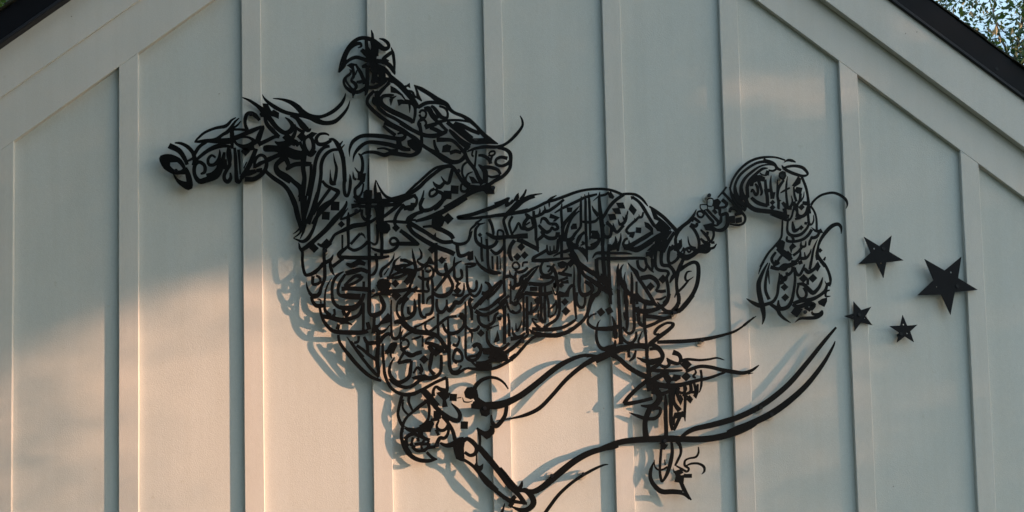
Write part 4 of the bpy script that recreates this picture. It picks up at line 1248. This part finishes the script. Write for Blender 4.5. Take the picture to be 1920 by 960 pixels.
s 770,600,10 770,700,40 770,850,44 775,960,44 775,1080,44
s 820,520,40 830,700,44 830,900,42 850,1000,36
s 870,520,60 850,620,50 870,700,40 930,780,56
p 850,860 870,800 960,790 980,850 920,860 880,870 870,950 855,940
s 930,850,40 880,960,36 860,1000,30
s 980,500,28 990,650,32 985,800,30 990,900,6
p 950,780 1000,800 990,900 970,840
s 910,560,30 960,580,30 1000,540,26 990,500,26
s 1050,480,36 1055,560,40 1000,590,30
s 1090,470,30 1110,560,36 1060,570,30
p 900,650 940,590 970,650 940,720
p 1000,650 1040,600 1080,650 1050,700
p 1080,610 1100,560 1140,580 1115,645
s 920,520,30 900,580,40 930,660,40
s 1130,480,24 1130,580,24
s 960,600,26 1060,640,26
part mallet
@ 1120 780 6
s -60,412,16 0,388,56 100,350,64 250,295,62 420,270,66 600,260,70 800,255,76 1000,260,66 1200,260,70 1400,230,72 1600,170,68 1740,108,56 1800,82,16
s 940,240,30 1020,180,50 1110,140,56 1270,105,62 1440,60,66 1600,10,60
@ 1220 600 3.692
s 530,775,20 600,750,38 700,715,44 840,645,46 960,560,42 1080,450,36 1190,310,28 1260,190,16 1278,145,4
s 410,730,34 560,690,38 700,630,40 830,550,38 960,440,36 1080,300,32 1200,150,26 1285,50,14
part hind_fetlock
@ 1120 780 6
s 720,290,50 750,330,50
p 710,310 800,320 760,380 715,375
s 720,370,28 710,500,30 705,620,28 720,720,30 740,730,24 790,640,40 830,500,44 845,390,36 835,290,26
s 760,490,10 765,555,16
s 640,490,8 650,570,16 690,605,22 740,600,22 790,570,22
s 900,280,50 935,340,36 940,420,28 900,510,28 875,560,20
s 645,500,6 605,600,36 600,700,42 650,790,50 730,850,56 850,850,56 960,860,50
s 940,740,40 980,830,44 1020,900,36 1060,945,12
s 900,870,14 980,880,36 1040,930,26
p 850,570 870,620 950,590 970,640 930,660 900,640 860,640
s 890,560,16 960,600,26 1010,625,24 1030,590,24 985,555,26 990,500,24 1040,475,20 1110,460,26 1140,410,22 1138,345,10
s 1000,560,16 1060,535,24 1140,535,26 1200,570,30 1205,620,24 1175,655,6
p 870,740 880,680 980,660 970,760
p 860,610 930,650 960,690 890,700
p 975,650 1065,650 1065,695 980,695
'''

# ------------------------------------------------------------------ the steel horse and rider
PL = -0.019                                # front face of the laser cut plate
TH = 0.0042
def catmull(pts, n=4):
    segs = []; cur = [pts[0]]
    for p in pts[1:]:
        cur.append(p)
        if p[3]: segs.append(cur); cur = [p]
    if len(cur) > 1: segs.append(cur)
    res = []
    for c in segs:
        out = []
        for i in range(len(c)-1):
            p0 = c[i-1] if i else c[i]; p1 = c[i]; p2 = c[i+1]; p3 = c[i+2] if i+2 < len(c) else c[i+1]
            for k in range(n):
                t = k/n; q = []
                for a in range(2):
                    q.append(.5*(2*p1[a]+(p2[a]-p0[a])*t+(2*p0[a]-5*p1[a]+4*p2[a]-p3[a])*t*t+(3*p1[a]-p0[a]-3*p2[a]+p3[a])*t**3))
                q.append(p1[2]+(p2[2]-p1[2])*t); out.append(q)
        out.append(list(c[-1][:3])); res.append(out)
    return res
cnt = [0]
def depth():
    cnt[0] += 1
    return PL + (cnt[0] % 53)*.00003
def add_ribbon(bm, line):
    n = len(line); y0 = depth(); y1 = y0+TH
    fl, fr, bl, br = [], [], [], []
    for i, (x, y, w) in enumerate(line):
        a = line[max(i-1, 0)]; b = line[min(i+1, n-1)]
        dx, dy = b[0]-a[0], b[1]-a[1]; l = math.hypot(dx, dy) or 1
        nx, ny = -dy/l*w/2, dx/l*w/2
        p = unproj(x+nx, y+ny, PL); q = unproj(x-nx, y-ny, PL)
        fl.append(bm.verts.new((p.x, y0, p.z))); fr.append(bm.verts.new((q.x, y0, q.z)))
        bl.append(bm.verts.new((p.x, y1, p.z))); br.append(bm.verts.new((q.x, y1, q.z)))
    for i in range(n-1):
        bm.faces.new((fl[i], fl[i+1], fr[i+1], fr[i])); bm.faces.new((bl[i], br[i], br[i+1], bl[i+1]))
        bm.faces.new((fl[i], bl[i], bl[i+1], fl[i+1])); bm.faces.new((fr[i], fr[i+1], br[i+1], br[i]))
    bm.faces.new((fl[0], fr[0], br[0], bl[0])); bm.faces.new((fl[-1], bl[-1], br[-1], fr[-1]))
def add_poly(bm, P):
    y0 = depth(); pts = []
    for x, y in P:
        p = unproj(x, y, PL); pts.append((p.x, p.z))
    prism(bm, pts, y0, y0+TH)
FOOT = unproj(900, 700, PL); 
art = empty('wall_sculpture', 'black steel calligraphy cutout of a galloping horse and rider on the gable wall', 'wall sculpture', (FOOT.x, PL, FOOT.z))
bms = {}; dots = {}; order = []
ox = oy = 0; sc = 1; cur = None
for ln in STROKES.splitlines():
    t = ln.split()
    if not t: continue
    if t[0] == 'part':
        cur = t[1]
        if cur not in bms: bms[cur] = bmesh.new(); dots[cur] = []; order.append(cur)
    elif t[0] == '@': ox, oy, sc = map(float, t[1:])
    elif t[0] == 's':
        pts = []; w = 30
        for q in t[1:]:
            cflag = q.endswith('*'); v = [float(z) for z in q.rstrip('*').split(',')]
            if len(v) > 2: w = v[2]
            pts.append((ox+v[0]/sc, oy+v[1]/sc, w/sc*WSCALE, cflag))
        for line in catmull(pts): add_ribbon(bms[cur], line)
    elif t[0] == 'd':
        v = [float(z) for z in t[1].split(',')]
        x, y, r = v[:3]; rot = v[3] if len(v) > 3 else 45
        dots[cur].append([(ox+(x+r*math.cos(R_(rot+45+k*90)))/sc, oy+(y+r*math.sin(R_(rot+45+k*90)))/sc) for k in range(4)])
    elif t[0] == 'p':
        add_poly(bms[cur], [(ox+float(q.split(',')[0])/sc, oy+float(q.split(',')[1])/sc) for q in t[1:]])
for name in order:
    o = part(name, bms[name], M_STEEL, art)
    for P in dots[name]:
        b = bmesh.new(); add_poly(b, P); d = part('diamond_dot', b, M_STEEL, o)
# stand-offs: a pale sleeve on the wall behind, a bolt head in front
for px, py, onb in ((1317, 638, 0), (1265, 586, 0), (909, 765, 1), (1427, 764, 0), (1447, 777, 0), (1035, 892, 0), (1094, 889, 0), (1247, 827, 0),
                    (690, 120, 1), (470, 214, 1), (330, 320, 0), (610, 470, 0), (700, 545, 1), (925, 352, 1), (1330, 366, 0), (1466, 330, 0),
                    (1510, 585, 0), (1160, 540, 1), (980, 640, 0), (860, 320, 0), (668, 395, 0), (820, 835, 0)):
    p = unproj(px, py, PL); back = .0 if onb else TB
    b = bmesh.new(); cyl(b, p.x, p.z, PL+TH+.002, back-.0035, .0075, 14); cyl(b, p.x, p.z, back-.0033, back+.0002, .0155, 20)
    st = part('standoff', b, M_SPACER, art)
    b = bmesh.new(); cyl(b, p.x, p.z, PL-.0022, PL+.003, .0062, 14, .0068); part('bolt_head', b, M_BOLT, st)

# ------------------------------------------------------------------ the four stars
def star(tips, inner, holes, bolt, label, pl):
    pts = [q for a in zip(tips, inner) for q in a]
    W = [unproj(1570+x/4, 420+y/4, pl) for x, y in pts]
    cen = sum(W, Vector())/len(W)
    root = empty('wall_star', label, 'star', cen, 'steel stars beside the horse tail')
    cu = bpy.data.curves.new('star_outline', 'CURVE'); cu.dimensions = '2D'; cu.fill_mode = 'BOTH'; cu.extrude = .002
    def spl(P):
        s = cu.splines.new('POLY'); s.points.add(len(P)-1); s.use_cyclic_u = True
        for k, (a, b) in enumerate(P): s.points[k].co = (a, b, 0, 1)
    spl([(p.x, p.z) for p in W])
    for hx, hy, hr in holes:
        h = unproj(1570+hx/4, 420+hy/4, pl)
        spl([(h.x+hr*math.cos(k*.5236), h.z+hr*math.sin(k*.5236)) for k in range(12)])
    tmp = bpy.data.objects.new('tmp', cu); C.objects.link(tmp)
    me = bpy.data.meshes.new_from_object(tmp.evaluated_get(bpy.context.evaluated_depsgraph_get()))
    bpy.data.objects.remove(tmp); bpy.data.curves.remove(cu)
    me.name = 'star_plate'; me.transform(Matrix(((1, 0, 0, 0), (0, 0, -1, pl+.002), (0, 1, 0, 0), (0, 0, 0, 1))))
    me.materials.clear(); me.materials.append(M_STAR)
    part('star_plate', None, None, root, mesh=me)
    h = unproj(1570+bolt[0]/4, 420+bolt[1]/4, pl)
    b = bmesh.new(); cyl(b, h.x, h.z, pl-.003, pl+.002, .006, 14, .0068); cyl(b, h.x, h.z, pl+.0042, bolt[2], .006, 12)
    part('bolt', b, M_BOLT, root)
star([(200, 95), (408, 85), (497, 272), (347, 403), (160, 298)], [(315, 165), (390, 208), (368, 287), (290, 290), (250, 215)], [(277, 184, .0032), (330, 294, .0026)], (345, 185, TB),
     'mid sized black steel star left of the largest star, level with the horse tail', -.009)
star([(655, 262), (932, 243), (1053, 493), (850, 680), (602, 533)], [(805, 348), (907, 405), (882, 510), (780, 528), (722, 420)], [(853, 362, .0034), (745, 470, .0022)], (900, 468, TB),
     'largest black steel star, farthest right of the four on the wall', -.012)
star([(122, 580), (255, 620), (263, 758), (130, 803), (52, 690)], [(180, 645), (212, 690), (178, 738), (128, 718), (122, 670)], [(120, 692, .0018), (205, 706, .0018)], (165, 680, 0.0),
     'small black star on a batten, nearest the horse tail tuft', -.012)
star([(490, 682), (602, 755), (575, 885), (448, 888), (393, 765)], [(525, 762), (547, 805), (508, 843), (463, 812), (472, 762)], [(497, 754, .0028), (524, 820, .0026)], (478, 825, TB),
     'small black star on a flat panel, lowest of the four', -.006)

# ------------------------------------------------------------------ ground and trees
bm = bmesh.new(); v = [bm.verts.new(q) for q in ((-400, -400, 0), (400, -400, 0), (400, 400, 0), (-400, 400, 0))]; bm.faces.new(v)
g = part('ground', bm, M_GRASS); g['kind'] = 'structure'
def tube(bm, P, r, n=7):
    rings = []
    for i, p in enumerate(P):
        d = (P[min(i+1, len(P)-1)]-P[max(i-1, 0)]).normalized()
        a = d.orthogonal().normalized(); b = d.cross(a)
        rings.append([bm.verts.new(p+(a*math.cos(2*math.pi*k/n)+b*math.sin(2*math.pi*k/n))*r[i]) for k in range(n)])
    for a, b in zip(rings[:-1], rings[1:]):
        for k in range(n): bm.faces.new((a[k], a[(k+1) % n], b[(k+1) % n], b[k]))
    bm.faces.new(rings[-1])
def leaf(V, F, p, s, rg):
    d = Vector((rg.gauss(0, 1), rg.gauss(0, 1), rg.gauss(0, 1)-.3)).normalized()
    a = d.orthogonal().normalized(); ang = rg.uniform(0, 6.28)
    a = (Matrix.Rotation(ang, 3, d) @ a); k = len(V)
    c = d.cross(a)
    V += [p-d*s, p+a*s*.5+c*s*.08, p+d*s, p-a*s*.5+c*s*.08]; F.append((k, k+1, k+2, k+3))
def leaves(name, V, F, m, parent):
    me = bpy.data.meshes.new(name); me.from_pydata([tuple(v) for v in V], [], F); me.materials.append(m)
    o = bpy.data.objects.new(name, me); link(o, parent); o['kind'] = 'stuff'
    if parent.type == 'EMPTY': o.location = -parent.location
    return o
def limb(bm, P0, d, length, r, rg, lvl, tips, twigs=False):
    n = 6; P = [P0]; q = P0.copy(); dd = d.normalized()
    for i in range(n):
        dd = (dd+Vector((rg.gauss(0, .16), rg.gauss(0, .16), rg.gauss(0.03, .12)))).normalized()
        q = q+dd*length/n; P.append(q.copy())
    tube(bm, P, [r*(1-.75*i/n) for i in range(n+1)], 6 if lvl < 2 else 4)
    if lvl >= 3 and twigs:
        for k in range(3):
            nd = (dd+Vector((rg.gauss(0, .9), rg.gauss(0, .9), rg.gauss(0, .8)))).normalized(); i = rg.randint(1, n)
            m_ = P[i]+nd*length*.3+Vector((0, 0, rg.gauss(0, .02))); e_ = m_+(nd+Vector((rg.gauss(0, .4), rg.gauss(0, .4), rg.gauss(0, .4))))*length*.3
            tube(bm, [P[i], m_, e_], [r*.3, r*.22, r*.1], 3)
    if lvl >= 3:
        tips += P[2:]
        return
    for k in range(5 if lvl else 6):
        i = rg.randint(2, n); nd = (dd+Vector((rg.gauss(0, .8), rg.gauss(0, .8), rg.gauss(.1, .6)))).normalized()
        limb(bm, P[i], nd, length*rg.uniform(.45, .68), r*(1-.75*i/n)*.62, rg, lvl+1, tips, twigs)
    tips.append(P[-1])
def tree(name, label, base, height, seed, nleaf, lsize, m, spread, twigs=False, lr=.085):
    rg = random.Random(seed)
    root = empty(name, label, 'tree', base)
    bm = bmesh.new(); tips = []
    B = Vector(base); P = [B+Vector((0, 0, -.2))]; q = P[0].copy()
    for i in range(7):
        q = q+Vector((rg.gauss(0, .06), rg.gauss(0, .06), height*.62/7)); P.append(q.copy())
    tube(bm, P, [.2*(1-.09*i) for i in range(8)], 10)
    tr = part('trunk', bm, M_BARK, root)
    bm = bmesh.new()
    for k in range(9):
        i = rg.randint(3, 7); a = k*2.4+rg.uniform(-.4, .4)
        limb(bm, P[i], Vector((math.cos(a), math.sin(a), rg.uniform(.25, .9))), spread*rg.uniform(.7, 1.1), lr, rg, 0, tips, twigs)
    part('branch', bm, M_BARK, root)
    V, F = [], []
    for k in range(nleaf):
        t = rg.choice(tips); leaf(V, F, t+Vector((rg.gauss(0, .10), rg.gauss(0, .10), rg.gauss(0, .10))), lsize*rg.uniform(.6, 1.25), rg)
    leaves('crown', V, F, m, root)
    return root
tree('leafy_tree', 'tall thin leaved tree behind the right roof slope against bright sky', (7.2, 8.2, 0), 10.6, 2, 42000, .032, M_LEAF_D, 2.8, True, .055)
tree('leafy_tree', 'dense green tree behind the left roof slope', (-2.2, 8.8, 0), 9.0, 5, 46000, .075, M_LEAF, 2.8)
gt = tree('garden_tree', 'wide leafy tree on the lawn to the left, facing the gable', (-3.9, -4.4, 0), 9.6, 8, 60000, .16, M_LEAF_D, 2.4)
for loc, rz, k, lab in (((-7.5, -1.6, 0), 1.9, 1.2, 'leafy tree at the near left corner of the lawn'), ((-1.0, -8.0, 0), 3.1, 1.45, 'tall leafy tree standing behind the viewer'),
                        ((-9.5, -7.5, 0), 4.4, 1.4, 'leafy tree far out on the left side of the lawn'), ((-4.6, -10.5, 0), 5.5, 1.4, 'tall leafy tree behind the viewer and to the left')):
    r = gt.copy(); C.objects.link(r); r.location = loc; r.rotation_euler.z = rz; r.scale = (k, k, k); r['label'] = lab
    for ch in gt.children:
        c = ch.copy(); C.objects.link(c); c.parent = r
    r['group'] = gt['group'] = 'trees round the lawn'

# the tree across the yard that the low sun shines through; its crown throws the soft dappled edge on the wall
def sstep(a, b, x):
    t = min(1, max(0, (x-a)/(b-a))); return t*t*(3-2*t)
TOP = [(-400, 900), (-50, 740), (20, 690), (120, 640), (220, 595), (340, 545), (460, 510), (600, 478), (800, 462), (1000, 470), (1200, 495), (1400, 540), (1600, 570), (2000, 640), (2600, 700)]
def topline(px):
    for (a, b), (c, d) in zip(TOP[:-1], TOP[1:]):
        if a <= px <= c: return b+(d-b)*(px-a)/(c-a)
    return 900
def open_sky(px, py):
    """how much of the sun gets through the crown towards this point of the wall"""
    t = sstep(-30, 24+80*sstep(440, 640, px), py-topline(px))
    t *= 1-.45*sstep(1040, 1290, px)-.37*sstep(1310, 1480, px)-.14*sstep(1540, 1680, px)-.04*sstep(1750, 1900, px)
    t *= 1-.45*sstep(740, 900, py)*sstep(1150, 1400, px)
    t *= .54+.46*sstep(20, 400, px)
    t *= .78+.22*sstep(0, 220, py-topline(px))
    t *= 1-.4*math.exp(-((px-100)/170)**2-((py-910)/100)**2)
    t *= 1-.5*sstep(1000, 1250, py)
    t = max(t, .26*math.exp(-((px-1500)/130)**4-((py-165-(px-1500)*-.05)/40)**2))
    t = max(t, .2*math.exp(-((px-1740)/150)**4-((py-90-(px-1740)*.3)/45)**2))
    return t
rg = random.Random(3)
TAU = 4.2; V, F = [], []
LS = .02; A_LEAF = LS*LS
lo, hi = Vector((-.55, 0, GZ-.55)), Vector((4.3, 0, GZ+3.1))
N = int(TAU*(hi.x-lo.x)*.342*(hi.z-lo.z)/(A_LEAF*.5))
for k in range(N):
    Q = Vector((rg.uniform(lo.x, hi.x), 0, rg.uniform(lo.z, hi.z)))
    d = Q-CAM; zc = d.dot(fw); px, py = CX+F_PX*d.dot(rt)/zc, CY-F_PX*d.dot(up)/zc
    tau = -math.log(max(open_sky(px, py), math.exp(-TAU)))
    if rg.random() < tau/TAU:
        leaf(V, F, Q+SUN*rg.uniform(8.6, 12.4), LS*rg.uniform(.75, 1.25), rg)
tb = Vector((4.0, 0, 0))+SUN*10.6; tb.z = 0
shade = empty('shade_tree', 'broad leafy tree across the lawn that the low sun shines through', 'tree', tb)
bm = bmesh.new(); tube(bm, [tb+Vector((0, 0, h)) for h in (-.2, .5, 1.6, 2.9, 4.3, 5.7, 7.0)], [.24, .2, .17, .15, .12, .08, .04], 10); part('trunk', bm, M_BARK, shade)
bm = bmesh.new()
for k in range(8):
    h = 4.2+.3*k; e = Vector((0, 0, 0))+SUN*10.4+Vector((rg.uniform(.0, 3.6), 0, GZ+rg.uniform(1.6, 3.0)))
    s_ = tb+Vector((0, 0, min(h, 6.6))); mid = (s_+e)/2+Vector((0, 0, .25)); tube(bm, [s_, mid, e], [.05, .035, .012], 6)
part('branch', bm, M_BARK, shade)
leaves('crown', V, F, M_LEAF, shade)
